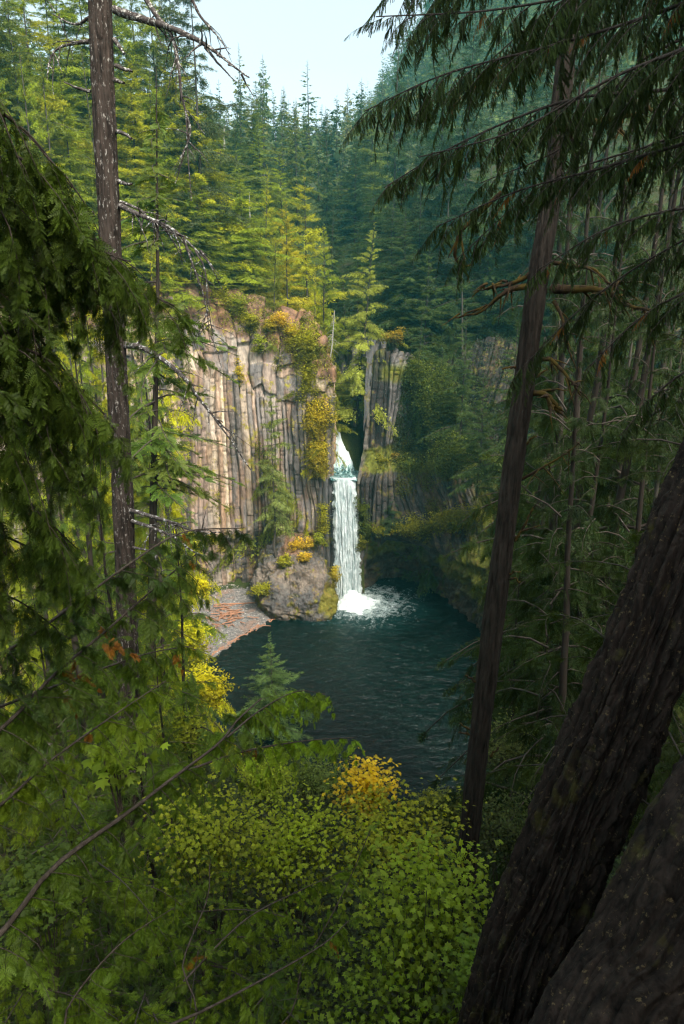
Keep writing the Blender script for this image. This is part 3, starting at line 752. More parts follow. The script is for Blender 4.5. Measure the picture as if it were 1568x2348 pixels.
# nearer trees
B2 = [branch_t(fern(6, 4, s+160, l2=.42, l3=.16, w3=.026, fluff=.25), 34, seed=s+40, droop=.35, lift=.1, tl=.30, tw_droop=.3, ang=60, wood=.011) for s in range(3)]
fs = [fern(8, 5, s, l2=.48, l3=.14, w3=.020, fluff=.15) for s in range(3)]
B2c = [branch_t(fs[s], 28, seed=s+50, droop=.6, lift=.25, tl=.28, tw_droop=.5, ang=50, hang=.45, wood=.009) for s in range(3)]
C2 = [crown(B2, 130, .20, 11, z0=.08, power=.55, gap=.12, rnd=.3), crown(B2c, 110, .20, 12, z0=.04, power=.55, gap=.1), crown(B2, 120, .17, 13, z0=.12, power=.5, gap=.2, rnd=.35), crown(B2c, 105, .24, 14, z0=.03, power=.7, gap=.1)]
C2 = [tmesh('conifer_crown', c, [M_LEAF, M_TWIG]) for c in C2]
T2 = [trunk_mesh('conifer_trunk', s+5, .0085, M_BARKDARK, 22, 12) for s in range(2)]

def tree(name, label, px, py, Y, rad, var, lod=1, color=(.07, .10, .015), cat='conifer', group=None, zbase=None, lean=(0, 0), sink=.3, rz=None):
    top = P(px, py, Y)
    bx, by = top[0]-lean[0], Y-lean[1]
    zb = (float(ground(bx, by))-sink) if zbase is None else zbase
    H = top[2]-zb
    if H < 1.0: return None
    cm = (C0, C1, C2)[lod][var]; tm = (T0, T1[var % 3], T2[var % 2])[lod] if lod else T0
    if rz is None: rz = rng.uniform(0, 6.28)
    root = empty(name, (bx, by, zb), label, cat, group)
    base_ratio = {0: [.16, .19, .22, .25], 1: [.17, .20, .17, .15, .20, .22], 2: [.20, .20, .17, .24]}[lod][var]
    s = rad/base_ratio*1.0
    sh = Matrix(((1, 0, lean[0]/H, 0), (0, 1, lean[1]/H, 0), (0, 0, 1, 0), (0, 0, 0, 1)))
    mt = sh @ Matrix.Rotation(rz, 4, 'Z')
    link('trunk', tm, root, m=mt @ Matrix.Diagonal((H, H, H, 1)))
    link('crown', cm, root, m=mt @ Matrix.Diagonal((s, s, H, 1)), color=color)
    return root
ORD = ['first', 'second', 'third', 'fourth', 'fifth', 'sixth', 'seventh', 'eighth', 'ninth', 'tenth', 'eleventh', 'twelfth', 'thirteenth', 'fourteenth', 'fifteenth', 'sixteenth', 'seventeenth', 'eighteenth', 'nineteenth', 'twentieth']
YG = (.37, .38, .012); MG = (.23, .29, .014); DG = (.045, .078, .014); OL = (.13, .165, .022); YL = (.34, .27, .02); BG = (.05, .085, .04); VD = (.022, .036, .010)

# named trees of the gorge and the valley behind it
tree('fir_tree', 'tall dark olive fir standing highest on the left of the valley, against the hazy hills', 575, 206, 205, 9.9, 0, 1, OL)
tree('fir_tree', 'sparse narrow fir with see-through crown rising right of the tall dark olive fir', 678, 240, 215, 6.8, 3, 1, OL)
tree('fir_tree', 'bright yellow-green fir with broad tiers standing directly above the cliff rim', 697, 392, 158, 9.4, 1, 1, YG)
tree('fir_tree', 'mid green fir behind the bright yellow-green fir, its tip below the sparse narrow fir', 640, 345, 180, 7.8, 4, 1, MG)
tree('fir_tree', 'grey-green fir at the foot of the hazy hills, just right of the sparse narrow fir', 738, 238, 290, 10.4, 5, 1, BG)
tree('fir_tree', 'dark green fir in the valley bottom left of the pale fir over the gorge', 765, 470, 178, 7.2, 2, 1, DG)
tree('fir_tree', 'dense dark fir with rounded top, upper one on the shaded right side of valley', 850, 205, 250, 11.7, 5, 1, OL)
tree('fir_tree', 'dark fir under the dense round-topped one on the shaded right side of valley', 815, 330, 225, 9.1, 4, 1, DG)
tree('fir_tree', 'green fir right behind the pale fir over the gorge, taller than it', 905, 425, 172, 8.5, 2, 1, (.07, .10, .02))
tree('fir_tree', 'pale sunlit fir with drooping tiers leaning out over the right side of the gorge', 880, 512, 146, 7.0, 4, 1, (.30, .34, .05), zbase=36, lean=(5.5, 3))
tree('fir_tree', 'slim dark fir in deep shade between the pale fir and the valley bottom', 820, 520, 165, 5.9, 3, 1, DG)
tree('fir_tree', 'blackish fir low in the valley directly above the slot of the gorge', 785, 600, 160, 5.9, 2, 1, DG)
tree('fir_tree', 'mossy green fir on the right of the pale fir, its branches spreading sideways', 985, 560, 150, 7.2, 1, 1, (.08, .12, .02))
tree('fir_tree', 'tall shaded fir far right of the valley, behind the drooping dark hemlock boughs', 965, 330, 190, 9.8, 4, 1, DG)
tree('fir_tree', 'shaded fir lower right of the valley beside the mossy green fir', 1060, 470, 140, 7.8, 5, 1, DG)
tree('fir_tree', 'golden-green fir at the cliff rim left of the bright yellow-green fir', 575, 500, 146, 6.0, 5, 1, (.22, .22, .02))
tree('fir_tree', 'yellowish fir leaning right from the cliff rim with its bare trunk base showing', 672, 545, 140, 7.3, 1, 1, (.17, .20, .02), lean=(6, 2))
tree('fir_tree', 'short golden fir on the rim between the leaning fir and the gorge', 722, 610, 140, 4.9, 4, 1, YG)
tree('fir_tree', 'rounded mid green fir above the red soil at the left end of the rim', 512, 420, 152, 7.8, 0, 1, MG)
tree('fir_tree', 'pointed green fir seen between the golden-green fir and the tall dark olive fir', 540, 330, 190, 7.8, 2, 1, MG)
tree('fir_tree', 'lacy thin fir growing alone at the foot of the pale columnar cliff', 618, 892, 129.5, 4.0, 3, 1, (.20, .25, .07), zbase=11.5, lean=(-.3, 0))
tree('fir_tree', 'small dark fir on the mossy apron right of the waterfall', 898, 1122, 133.5, 3.4, 5, 1, (.04, .07, .03), zbase=15.5)
for (px, py, Y, r_, v, col, lb) in [(612, 372, 152, 8.2, 5, YG, 'full sunlit fir with wide skirts left of the bright yellow-green fir, above the rim'), (655, 455, 147, 7.0, 0, (.40, .36, .012), 'lower full golden-green fir in front of the bright yellow-green fir, at the rim'),
        (742, 505, 149, 5.6, 4, MG, 'green fir at the right end of the rim, overhanging the slot of the gorge'), (548, 395, 146, 8.0, 1, MG, 'full green fir above the red soil of the rim'), (505, 300, 165, 8.5, 5, MG, 'big green fir left of the pointed green fir, above the red soil'),
        (930, 470, 158, 7.0, 4, (.055, .09, .016), 'full shaded fir right behind the pale fir, over the pale columns'), (860, 380, 196, 8.0, 5, DG, 'broad blackish fir between the valley and the pale fir')]:
    tree('fir_tree', lb, px, py, Y, r_, v, 1, col)
tree('fir_tree', 'young blue-green fir standing at the near edge of the dark pool', 618, 1447, 86, 6.2, 5, 1, (.12, .20, .06))
# crooked cedars hanging on the cliff edge left of the fall
for (px, py, Y, r_, v, zb, col, lb) in [(700, 700, 137, 4.0, 2, 40, (.17, .19, .02), 'olive cedar clinging to the cliff edge, upper left of the cascade'),
        (738, 800, 135.5, 3.2, 2, 29, (.24, .25, .012), 'yellow-green cedar hanging on the cliff corner directly left of the cascade'),
        (722, 930, 134.2, 2.6, 4, 26, (.26, .25, .012), 'lowest yellow cedar on the cliff corner beside the waterfall lip'),
        (765, 845, 139.5, 2.9, 2, 33, (.22, .25, .015), 'yellow-green cedar drooping over the upper cascade from its left bank')]:
    tree('cedar_tree', lb, px, py, Y-2.0, r_*1.1, v, 1, col, 'cedar', zbase=zb, lean=(0, -2.2))

for (px, py, Y, r_, v, zb, lb) in [(968, 715, 139, 4.2, 2, 34, 'shaded cedar clinging right beside the pale columns of the right cliff'),
        (1015, 790, 136, 4.6, 4, 30, 'broad drooping cedar midway up the right cliff'), (1070, 700, 128, 4.8, 2, 32, 'tall drooping cedar on the right cliff, left of the mossy-limbed trunk'),
        (1110, 850, 118, 4.4, 4, 27, 'low drooping cedar on the right cliff behind the mossy-limbed trunk'), (1190, 720, 110, 5.2, 2, 28, 'dark cedar on the right cliff just right of the mossy-limbed trunk'),
        (1290, 760, 96, 5.0, 4, 26, 'dark cedar on the right cliff, upper left of the huge leaning trunk')]:
    tree('cedar_tree', lb, px, py, Y, r_, v, 1, (.065, .105, .022), 'cedar', zbase=zb)

# slope forests: rows of individuals
def row(n, x0, x1, Y0, Y1, py_f, rad, vars_, cols, lab, cat='conifer', lod=1, group=None, jy=30, name='fir_tree'):
    xs = np.linspace(x0, x1, n)+rng.uniform(-.35, .35, n)*(x1-x0)/max(n-1, 1)
    for i, x in enumerate(xs):
        t = i/max(n-1, 1); c = np.array(cols[rng.integers(len(cols))])*rng.uniform(.8, 1.2)
        Yt = Y0+(Y1-Y0)*t+rng.uniform(-5, 5)
        while Yt > 75:
            w_ = P(x, 400, Yt)
            if float(sdist(CAN, w_[0], w_[1])) > 4: break
            Yt += 3
        tree(name, lab.format(ORD[i]), x, py_f(x)+rng.uniform(-jy, jy), Yt, rad*rng.uniform(.8, 1.25), int(rng.choice(vars_)), lod, tuple(c), cat, group)
lf = [YG, MG, MG, (.22, .27, .016), OL]
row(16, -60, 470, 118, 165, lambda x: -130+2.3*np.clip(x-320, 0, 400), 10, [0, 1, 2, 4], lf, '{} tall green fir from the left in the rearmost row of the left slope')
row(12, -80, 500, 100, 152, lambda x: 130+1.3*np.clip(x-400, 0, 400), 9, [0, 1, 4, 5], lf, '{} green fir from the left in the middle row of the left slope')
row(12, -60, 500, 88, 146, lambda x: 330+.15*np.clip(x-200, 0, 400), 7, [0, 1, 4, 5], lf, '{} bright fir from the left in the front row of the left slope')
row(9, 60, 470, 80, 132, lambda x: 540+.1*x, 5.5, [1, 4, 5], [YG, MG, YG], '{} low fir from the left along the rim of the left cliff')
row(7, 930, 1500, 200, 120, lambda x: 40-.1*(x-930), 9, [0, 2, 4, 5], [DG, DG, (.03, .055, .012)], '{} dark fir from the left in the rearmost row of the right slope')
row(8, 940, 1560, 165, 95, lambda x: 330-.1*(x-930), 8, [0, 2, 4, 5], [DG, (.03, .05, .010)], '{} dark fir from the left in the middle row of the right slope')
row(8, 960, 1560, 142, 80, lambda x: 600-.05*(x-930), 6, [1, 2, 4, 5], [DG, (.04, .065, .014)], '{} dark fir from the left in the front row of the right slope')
row(6, 520, 800, 190, 235, lambda x: 300+40*math.sin(x), 6, [0, 1, 4], [MG, OL, DG], '{} fir from the left in the row behind the rim, below the hazy hills')
row(6, 520, 940, 250, 300, lambda x: 262+.05*(x-500), 7, [0, 2, 5], [OL, BG], '{} fir from the left in the row closing the valley, below the hazy hills')
tree('pine_tree', 'tall open pine reaching out of the picture, sky showing through its ragged crown', 432, -120, 142, 8.0, 3, 1, (.07, .09, .03), 'pine')
tree('pine_tree', 'slender open pine left of the sky gap, just behind the ragged one', 385, -100, 148, 8.0, 3, 1, (.08, .11, .03), 'pine')

# far hills: individual trees on the skyline and front, the rest one wood
def far_tree(x, y, h, r_, v, col, label, group):
    zb = float(ground(x, y))-1
    root = empty('distant_fir', (x, y, zb), label, 'distant conifer', group)
    br = [.16, .19, .22, .25][v]; mt = Matrix.Rotation(rng.uniform(0, 6.28), 4, 'Z')
    link('trunk', T0, root, m=mt @ Matrix.Diagonal((h, h, h, 1)))
    link('crown', C0[v], root, m=mt @ Matrix.Diagonal((r_/br, r_/br, h, 1)), color=col)
cand = []
for q in range(30000):
    y = rng.uniform(255, 640); x = rng.uniform(-.42*y, .5*y)
    cand.append((x, y))
cand = np.array(cand); keep = []
grid = {}
for x, y in cand:
    k = (int(x//7), int(y//7))
    if any((k[0]+a, k[1]+b) in grid and (grid[(k[0]+a, k[1]+b)][0]-x)**2+(grid[(k[0]+a, k[1]+b)][1]-y)**2 < 58 for a in (-1, 0, 1) for b in (-1, 0, 1)): continue
    grid[k] = (x, y); keep.append((x, y))
keep = np.array(keep); zg = ground(keep[:, 0], keep[:, 1])
px_ = []
for (x, y), z in zip(keep, zg):
    px_.append(project((x, y, z+26)))
px_ = np.array(px_)
order = np.argsort(keep[:, 1]); cnt = 0; rest = []
FARC = [(.07, .11, .04), (.09, .125, .045), (.055, .085, .035), (.16, .17, .06)]
for i in order:
    x, y = keep[i]; ppx, ppy = px_[i][:2]; h = rng.uniform(17, 34)*(1 if rng.random() > .12 else 1.25); r_ = h*rng.uniform(.13, .23); v = int(rng.integers(0, 4))
    sky = 540 < y < 570 and 455 < ppx < 900
    fr = y < 420 and 470 < ppx < 960
    if (fr and cnt < 190) or (sky and cnt < 285):
        cnt += 1
        g_ = 'hazy firs standing on the skyline of the far hills' if sky else 'hazy teal firs on the face of the far hills'
        lb = 'hazy fir standing on the skyline of the far hills' if sky else 'hazy teal fir on the face of the far hills'
        far_tree(x, y, h, r_, v, FARC[rng.integers(4)], lb, g_)
    else: rest.append((x, y, zg[i]-1, h, r_, v))
mbf = MB(); rest = np.array(rest)
for v in range(3):
    tq = crown(B0, 60, .18, seed=v+60, z0=.1, gap=.1)
    q = rest[rest[:, 5].astype(int) % 3 == v]
    a = rng.uniform(0, 6.28, len(q)); rs = q[:, 4]/.18
    M = np.zeros((len(q), 3, 3)); M[:, 0, 0] = np.cos(a)*rs; M[:, 0, 1] = -np.sin(a)*rs; M[:, 1, 0] = np.sin(a)*rs; M[:, 1, 1] = np.cos(a)*rs; M[:, 2, 2] = q[:, 3]
    addt(mbf, scatter(tq, M, q[:, :3], jit=.25))
tag(link('distant_forest', mesh_of('distant_forest', mbf, [M_LEAF, M_BARKFAR]), color=(.08, .115, .04)), kind='stuff')
# bleached snags
def snag(px0, py0, px1, py1, Y, r0, label, nb, mat=M_SNAG, bl=1.6):
    a = P(px1, py1, Y); b = P(px0, py0, Y); root = empty('dead_tree', a, label, 'dead tree')
    h = b-a; mb = MB(); t = np.linspace(0, 1, 12)[:, None]; tube(mb, h*t+np.cumsum(rng.normal(0, r0*.25, (12, 3)), 0), r0*(1-.8*t[:, 0]), 7)
    link('trunk', mesh_of('snag_trunk', mb, [mat], True), root)
    for q in range(nb):
        mb = MB(); k = rng.uniform(.15, .97); an = rng.uniform(0, 6.28); l = bl*(1.15-k)*rng.uniform(.5, 1.2)
        tt = np.linspace(0, 1, 6)[:, None]; d = np.array([math.cos(an), math.sin(an), -.1])
        tube(mb, h*k+d*l*tt+np.array([0, 0, -.5*l])*tt**2+rng.normal(0, .03*l, (6, 3)), np.linspace(r0*.22, r0*.06, 6), 4)
        link('branch', mesh_of('snag_branch', mb, [mat]), root)
snag(766, 712, 752, 870, 135.5, .2, 'bare grey snag with stubby twigs standing at the edge above the cascade', 46, bl=2.6)
snag(516, 288, 514, 345, 232, .38, 'short white broken snag on the hill at the left of the valley', 4)
snag(571, 438, 573, 520, 150, .14, 'thin pale dead pole among the golden firs on the rim', 10)

# ------------------------------------------------------------------ foreground trunks
def wpath(pts):
    return np.array([P(*p) for p in pts])
def bark_trunk(name, parent, pts, rad, seg, rings, depth, mat, f=7.0, stretch=.16, seed=5, mossy=0):
    path = smooth_path(pts, rings); rr = np.interp(np.linspace(0, 1, rings), np.linspace(0, 1, len(rad)), rad)
    T = np.gradient(path, axis=0); T /= np.linalg.norm(T, axis=1)[:, None]
    A = np.cross(T, [1.0, 0, .0]); A /= np.linalg.norm(A, axis=1)[:, None]; B = np.cross(T, A)
    an = np.linspace(0, 2*np.pi, seg, endpoint=False)
    s = np.concatenate([[0], np.cumsum(np.linalg.norm(np.diff(path, axis=0), axis=1))])
    c = np.cos(an)[None]*rr[:, None]; d = np.sin(an)[None]*rr[:, None]; S = s[:, None]+0*c
    w = fbm(c*f*.5, d*f*.5, S*f*stretch*2, 3, seed)*.35
    n1 = np.abs(fbm(c*f+w, d*f+w, S*f*stretch, 4, seed+1)); n2 = fbm(c*f*3, d*f*3, S*f*.9, 3, seed+2)
    n3 = np.abs(vn(c*f*.7+9, d*f*.7, S*f*1.1+w*4, seed+3))
    h = np.clip(n1*3.4, 0, 1)**.7*(.88+.12*np.clip(n3*8, 0, 1))+n2*.3
    big = fbm(c*1.5, d*1.5, S*.5, 3, seed+4)*.12
    r2 = rr[:, None]*(1+big)+depth*(h-.6)
    V = path[:, None]+(np.cos(an)[None, :, None]*A[:, None]+np.sin(an)[None, :, None]*B[:, None])*r2[:, :, None]
    mb = MB(); mb.add(V, grid_faces(seg, rings, True))
    o = link(name, None, parent); 
    base = np.array(parent.location) if parent else 0
    mb.v[0] = mb.v[0]-base
    o2 = o; me = mesh_of(name, mb, [mat], True); bpy.data.objects.remove(o)
    return link(name, me, parent)
def limb_mesh(name, parent, pts, r0, r1, mat, seg=8, n=26, wob=.0, rough=.12):
    base = np.array(parent.matrix_world.translation if parent.parent else parent.location)
    p = smooth_path(pts, n)-base
    if wob: p = p+np.cumsum(rng.normal(0, wob, p.shape), 0)*np.linspace(0, 1, n)[:, None]
    mb = MB(); tube(mb, p, np.linspace(r0**.7, r1**.7, n)**(1/.7), seg, bump=rough)
    return link(name, mesh_of(name, mb, [mat], True), parent)
def pr(px_w, px, py, Y):
    return px_w*project(P(px, py, Y))[2]/FPX/2

# left trunk
YT = 14.0
pts = [P(302, 2010, YT), P(296, 1600, YT), P(286, 1260, YT), P(270, 900, YT), P(250, 500, YT), P(236, 200, YT), P(228, -40, YT), P(215, -500, YT), P(205, -1100, YT)]
lt = empty('bare_fir', tuple(pts[0]), 'tall bare fir trunk with stubs and dead limbs, standing on the left', 'tree')
bark_trunk('trunk', lt, pts, [.26, .24, .215, .21, .20, .195, .19, .16, .12], 96, 900, .026, M_BARK, 16, .12, 5)
def dead(parent, ctrl, r0, r1, mat=M_DEAD, tw=0, seg=7, twl=.5, wob=.004):
    c = wpath(ctrl); o = limb_mesh('branch', parent, c, r0, r1, mat, seg, 30, wob)
    sp = smooth_path(c, 40)
    if tw:
        tw = int(tw*1.5)
        base = np.array(parent.location)
        for q in range(tw):
            mb = MB()
            k = int(rng.integers(6, 38)); d = sp[min(k+1, 39)]-sp[k-1]; d /= np.linalg.norm(d)
            v = d*.5+rng.normal(0, .6, 3)+np.array([0, 0, -.35]); v /= np.linalg.norm(v); l = twl*rng.uniform(.3, 1.2)
            t = np.linspace(0, 1, 7)[:, None]
            tube(mb, sp[k]-base+v*l*t+np.array([0, 0, -.25*l])*t**2+np.cumsum(rng.normal(0, .03*l, (7, 3)), 0)*t, np.linspace(r1*1.3+.004, .003, 7), 4)
            link('twig', mesh_of('dead_twig', mb, [mat]), o)
    return o
Y = YT
dead(lt, [(262, 22, Y), (320, 42, Y-.3), (380, 60, Y-.6), (440, 88, Y-.9), (480, 112, Y-1.1), (520, 145, Y-1.3), (568, 180, Y-1.5)], .075, .012, tw=10)
dead(lt, [(470, 108, Y-1.05), (500, 140, Y-1.1), (545, 187, Y-1.2)], .03, .008)
dead(lt, [(330, -10, Y-.3), (362, 40, Y-.5), (392, 78, Y-.6), (408, 150, Y-.65), (416, 215, Y-.7), (428, 262, Y-.7), (434, 350, Y-.7), (442, 455, Y-.7)], .045, .008, tw=10)
dead(lt, [(428, 262, Y-.7), (436, 300, Y-.75), (424, 345, Y-.8), (400, 420, Y-.8)], .018, .006, tw=4)
dead(lt, [(436, -10, Y-.8), (462, 40, Y-.9), (498, 80, Y-1), (525, 120, Y-1.1)], .03, .006, tw=3)
dead(lt, [(206, 95, Y), (165, 100, Y+.2), (120, 118, Y+.3), (108, 170, Y+.3)], .04, .008, tw=5)
dead(lt, [(206, 40, Y), (170, 52, Y+.2), (122, 25, Y+.4)], .035, .008, tw=3)
dead(lt, [(207, 210, Y), (180, 203, Y), (150, 190, Y)], .035, .01)
dead(lt, [(215, 490, Y), (175, 488, Y), (140, 480, Y)], .05, .02, tw=3)
for a in ([(265, 150, Y), (285, 158, Y-.1), (300, 166, Y-.2)], [(262, 183, Y), (283, 188, Y-.1)], [(265, 300, Y), (285, 306, Y-.2), (301, 316, Y-.3)], [(268, 414, Y), (284, 420, Y-.15), (299, 419, Y-.3)], [(262, 90, Y), (290, 125, Y-.2)]):
    dead(lt, a, .042, .02)
dead(lt, [(272, 470, Y), (310, 488, Y-.3), (352, 504, Y-.5), (390, 520, Y-.7), (430, 548, Y-.9), (478, 592, Y-1.1)], .055, .012, tw=16, twl=.6)
dead(lt, [(276, 462, Y), (320, 480, Y-.2), (345, 500, Y-.3), (400, 535, Y-.6), (440, 580, Y-.8)], .03, .008, tw=6)
dead(lt, [(420, 545, Y-.9), (440, 600, Y-1), (468, 680, Y-1), (485, 785, Y-1)], .026, .006, tw=9)
dead(lt, [(448, 575, Y-1), (470, 620, Y-1.1), (478, 700, Y-1.1), (480, 740, Y-1.1)], .018, .005, tw=4)
dead(lt, [(278, 792, Y), (320, 795, Y-.3), (365, 818, Y-.6), (420, 862, Y-.9), (455, 910, Y-1.1), (490, 955, Y-1.3), (530, 1010, Y-1.5), (576, 1078, Y-1.7)], .062, .010, tw=8)
dead(lt, [(278, 785, Y), (310, 790, Y-.2), (330, 770, Y-.2)], .04, .015)
dead(lt, [(492, 960, Y-1.3), (512, 968, Y-1.3)], .02, .01)
dead(lt, [(285, 1165, Y), (330, 1178, Y-.3), (390, 1195, Y-.6), (440, 1215, Y-.8), (500, 1222, Y-1)], .055, .010, tw=16, twl=.6)
dead(lt, [(290, 1190, Y), (350, 1210, Y-.4), (400, 1232, Y-.6), (440, 1262, Y-.8), (470, 1275, Y-.9)], .045, .010, tw=10)
dead(lt, [(295, 1252, Y), (340, 1262, Y-.3), (365, 1274, Y-.5)], .03, .01, tw=3)

# slender fir with green branches right of the bare trunk
st = P(352, 1330, 30.0)
sf = empty('slender_fir', tuple(st), 'slender fir with thin dark stem and lacy green side branches, right of the bare trunk', 'conifer')
limb_mesh('trunk', sf, [P(346, 1500, 30), P(350, 1250, 30), P(354, 1000, 30), P(361, 700, 30), P(360, 420, 30), P(358, 150, 30)], .25, .012, M_BARKDARK, 12, 40, rough=.06)
SFB = [branch_t(merge_t(f9[s]), 30, seed=s+70, droop=.38, lift=.05, tl=.26, tw_droop=.25, ang=62, wood=.012) for s in range(3)]
SFM = [tmesh('lacy_branch', b, [M_LEAF, M_TWIG]) for b in SFB]
for q in range(76):
    py = rng.uniform(230, 1160); c = P(np.interp(py, [250, 700, 1330], [358, 361, 350]), py, 30)
    az = rng.uniform(0, 6.28); l = np.interp(py, [230, 700, 1150, 1250], [1.2, 3.4, 3.6, 2.0])*rng.uniform(.6, 1.15)
    M = Matrix.Translation(Vector(c-st)) @ Matrix.Rotation(az, 4, 'Z') @ Matrix.Rotation(R(rng.uniform(-12, 18)), 4, 'Y') @ Matrix.Diagonal((l, l, l, 1))
    link('branch', SFM[q % 3], sf, m=M, color=(.085*rng.uniform(.8, 1.2), .135, .02))

# right trunk, mossy
YR = 12.6
pts = [P(1062, 2120, YR), P(1078, 1900, YR), P(1098, 1700, YR), P(1128, 1450, YR), P(1160, 1200, YR), P(1192, 950, YR), P(1232, 650, YR), P(1270, 400, YR+.3), P(1300, 100, YR+.6), P(1325, -200, YR+.8), P(1350, -700, YR+1)]
rt = empty('mossy_fir', tuple(pts[0]), 'dark straight leaning trunk with mossy limbs rising from the pool shore, right of centre', 'tree')
bark_trunk('trunk', rt, pts, [.24, .22, .205, .20, .19, .185, .175, .16, .145, .13, .10], 96, 900, .028, M_BARKDARK, 15, .10, 15)
Y = YR
def mossb(c, r0, r1, tw=6): dead(rt, c, r0, r1, M_MOSSY, tw, 8, .5, .012)
mossb([(1258, 600, Y), (1310, 608, Y-.2), (1360, 618, Y-.4), (1400, 650, Y-.6), (1425, 640, Y-.7)], .04, .012)
mossb([(1262, 662, Y), (1320, 664, Y-.2), (1385, 668, Y-.5), (1440, 700, Y-.7), (1500, 708, Y-.9)], .085, .02, 10)
mossb([(1225, 655, Y), (1180, 660, Y+.1), (1150, 672, Y+.1), (1105, 705, Y+.2), (1040, 722, Y+.3)], .065, .012, 8)
mossb([(1225, 620, Y), (1190, 640, Y+.1), (1140, 650, Y+.2), (1110, 650, Y+.3)], .05, .02, 6)
mossb([(1270, 690, Y), (1290, 730, Y-.2), (1300, 790, Y-.3), (1330, 850, Y-.4)], .035, .01, 5)
mossb([(1215, 900, Y), (1250, 905, Y-.2), (1275, 940, Y-.3)], .06, .03, 6)
mossb([(1225, 830, Y), (1260, 825, Y-.2), (1300, 870, Y-.4), (1330, 900, Y-.5)], .05, .015, 6)
mossb([(1180, 1240, Y), (1205, 1200, Y-.1), (1215, 1170, Y-.2)], .03, .015, 2)
mossb([(1195, 1100, Y), (1260, 1060, Y-.3), (1330, 1010, Y-.5)], .03, .01, 6)
mossb([(1150, 440, Y-.5), (1095, 492, Y-.4), (1055, 530, Y-.3), (1045, 575, Y-.2), (1060, 605, Y-.1), (1085, 612, Y)], .04, .018, 3)
mossb([(1262, 300, Y), (1300, 285, Y-.3), (1390, 270, Y-.6), (1500, 240, Y-1)], .06, .03, 6)
for q in range(9):
    py = rng.uniform(700, 1750); cx = np.interp(py, [650, 950, 1200, 1450, 1700], [1232, 1192, 1160, 1128, 1098])
    s = rng.choice([-1, 1]); mossb([(cx+s*25, py, Y-.1), (cx+s*45, py-12, Y-.2)], .028, .012, 0)

# huge leaning trunk and the one at the lower right corner
pts = [P(1055, 2800, 4.2), P(1160, 2347, 4.35), P(1252, 2050, 4.6), P(1452, 1563, 5.0), P(1668, 1050, 5.6), P(1900, 500, 6.4), P(2190, -200, 7.4)]
bt = empty('giant_fir', tuple(pts[0]), 'huge leaning trunk with deeply furrowed lichen-spotted bark, crossing the lower right', 'tree')
bark_trunk('trunk', bt, pts, [.40, .335, .325, .325, .325, .31, .28], 420, 1300, .11, M_BIGBARK, 11, .06, 25)
pts = [P(1045, 3500, 2.1), P(1315, 2700, 2.4), P(1535, 2200, 2.9), P(1795, 1750, 3.3), P(2200, 1200, 4.0), P(2800, 500, 5)]
bt2 = empty('giant_fir', tuple(pts[0]), 'black shaded trunk in the lower right corner, behind the huge leaning one', 'tree')
bark_trunk('trunk', bt2, pts, [.50, .46, .42, .40, .38, .34], 300, 900, .06, M_BIGBARK, 13, .07, 35)

# ------------------------------------------------------------------ near boughs
fc = [fern(10, 6, s+80, l2=.50, l3=.16, w3=.024, droop=.3) for s in range(3)]
NB = [tmesh('cedar_bough', branch_t(fc[s % 3], 15, seed=s+90, droop=.55, lift=.12, tl=.44, tw_droop=.35, ang=48, hang=.35, wood=.008, start=.05), [M_LEAF, M_TWIG]) for s in range(4)]
ht = [needle_twig(130, s, .11, .016) for s in range(3)]
HB = [tmesh('hemlock_bough', branch_t(ht[s % 3], 62, seed=s+95, droop=.4, lift=.05, tl=.30, tw_droop=.6, ang=40, hang=1.0, wood=.010, start=.04), [M_LEAF, M_TWIG]) for s in range(4)]
def limb(tree_, ctrl, r0, r1, nb, size, color, meshes, mat=M_TWIG, hang=.35, spread=.8, s0=.15, rust=0.0, joint=None):
    c = wpath(ctrl)
    if joint is None: joint = not (380 < ctrl[0][0] < 1500 and ctrl[0][1] < 2347)
    if joint:                                   # grow out of its own trunk
        tl = np.array(tree_.location); off = min(max(c[0][2]-rng.uniform(.3, 1.1), tl[2]+.3), tl[2]+14); n0 = len(c)
        c = np.concatenate([[[tl[0], tl[1], off]], c]); s0 = .14; nb = int(nb*1.45)
    nb = int(nb*1.8); size = size*.82; r0 *= .62; r1 *= .8
    o = limb_mesh('branch', tree_, c, r0, r1, mat, 7, 24)
    sp = smooth_path(c, 60); base = np.array(tree_.location)
    for q in range(nb):
        t = s0+(1-s0)*(q+rng.random()*.6)/nb; k = min(int(t*59), 58); d = sp[k+1]-sp[k]; d /= np.linalg.norm(d)
        side = np.cross(d, [0, 0, 1.0]); side /= np.linalg.norm(side)+1e-9
        v = d*(1-spread*.5)+side*(1 if q % 2 else -1)*spread*rng.uniform(.5, 1.1)+np.array([0, 0, -hang*rng.uniform(.3, 1.6)])
        if q >= nb-1: v = d+np.array([0, 0, -hang*.4])
        M = frames(v[None], (0, 0, 1), [size*rng.uniform(.65, 1.2)*(1.1-.35*t)], [rng.normal(0, .35)])[0]
        mm = Matrix([list(M[0])+[sp[k][0]-base[0]], list(M[1])+[sp[k][1]-base[1]], list(M[2])+[sp[k][2]-base[2]], [0, 0, 0, 1]])
        cc = np.array(color)*rng.uniform(.75, 1.3)
        if rng.random() < rust: cc = np.array([.26, .11, .015]); mm = mm @ Matrix.Diagonal((.6, .45, .6, 1))
        link('foliage', meshes[int(rng.integers(len(meshes)))], o, m=mm, color=tuple(cc))
    return o
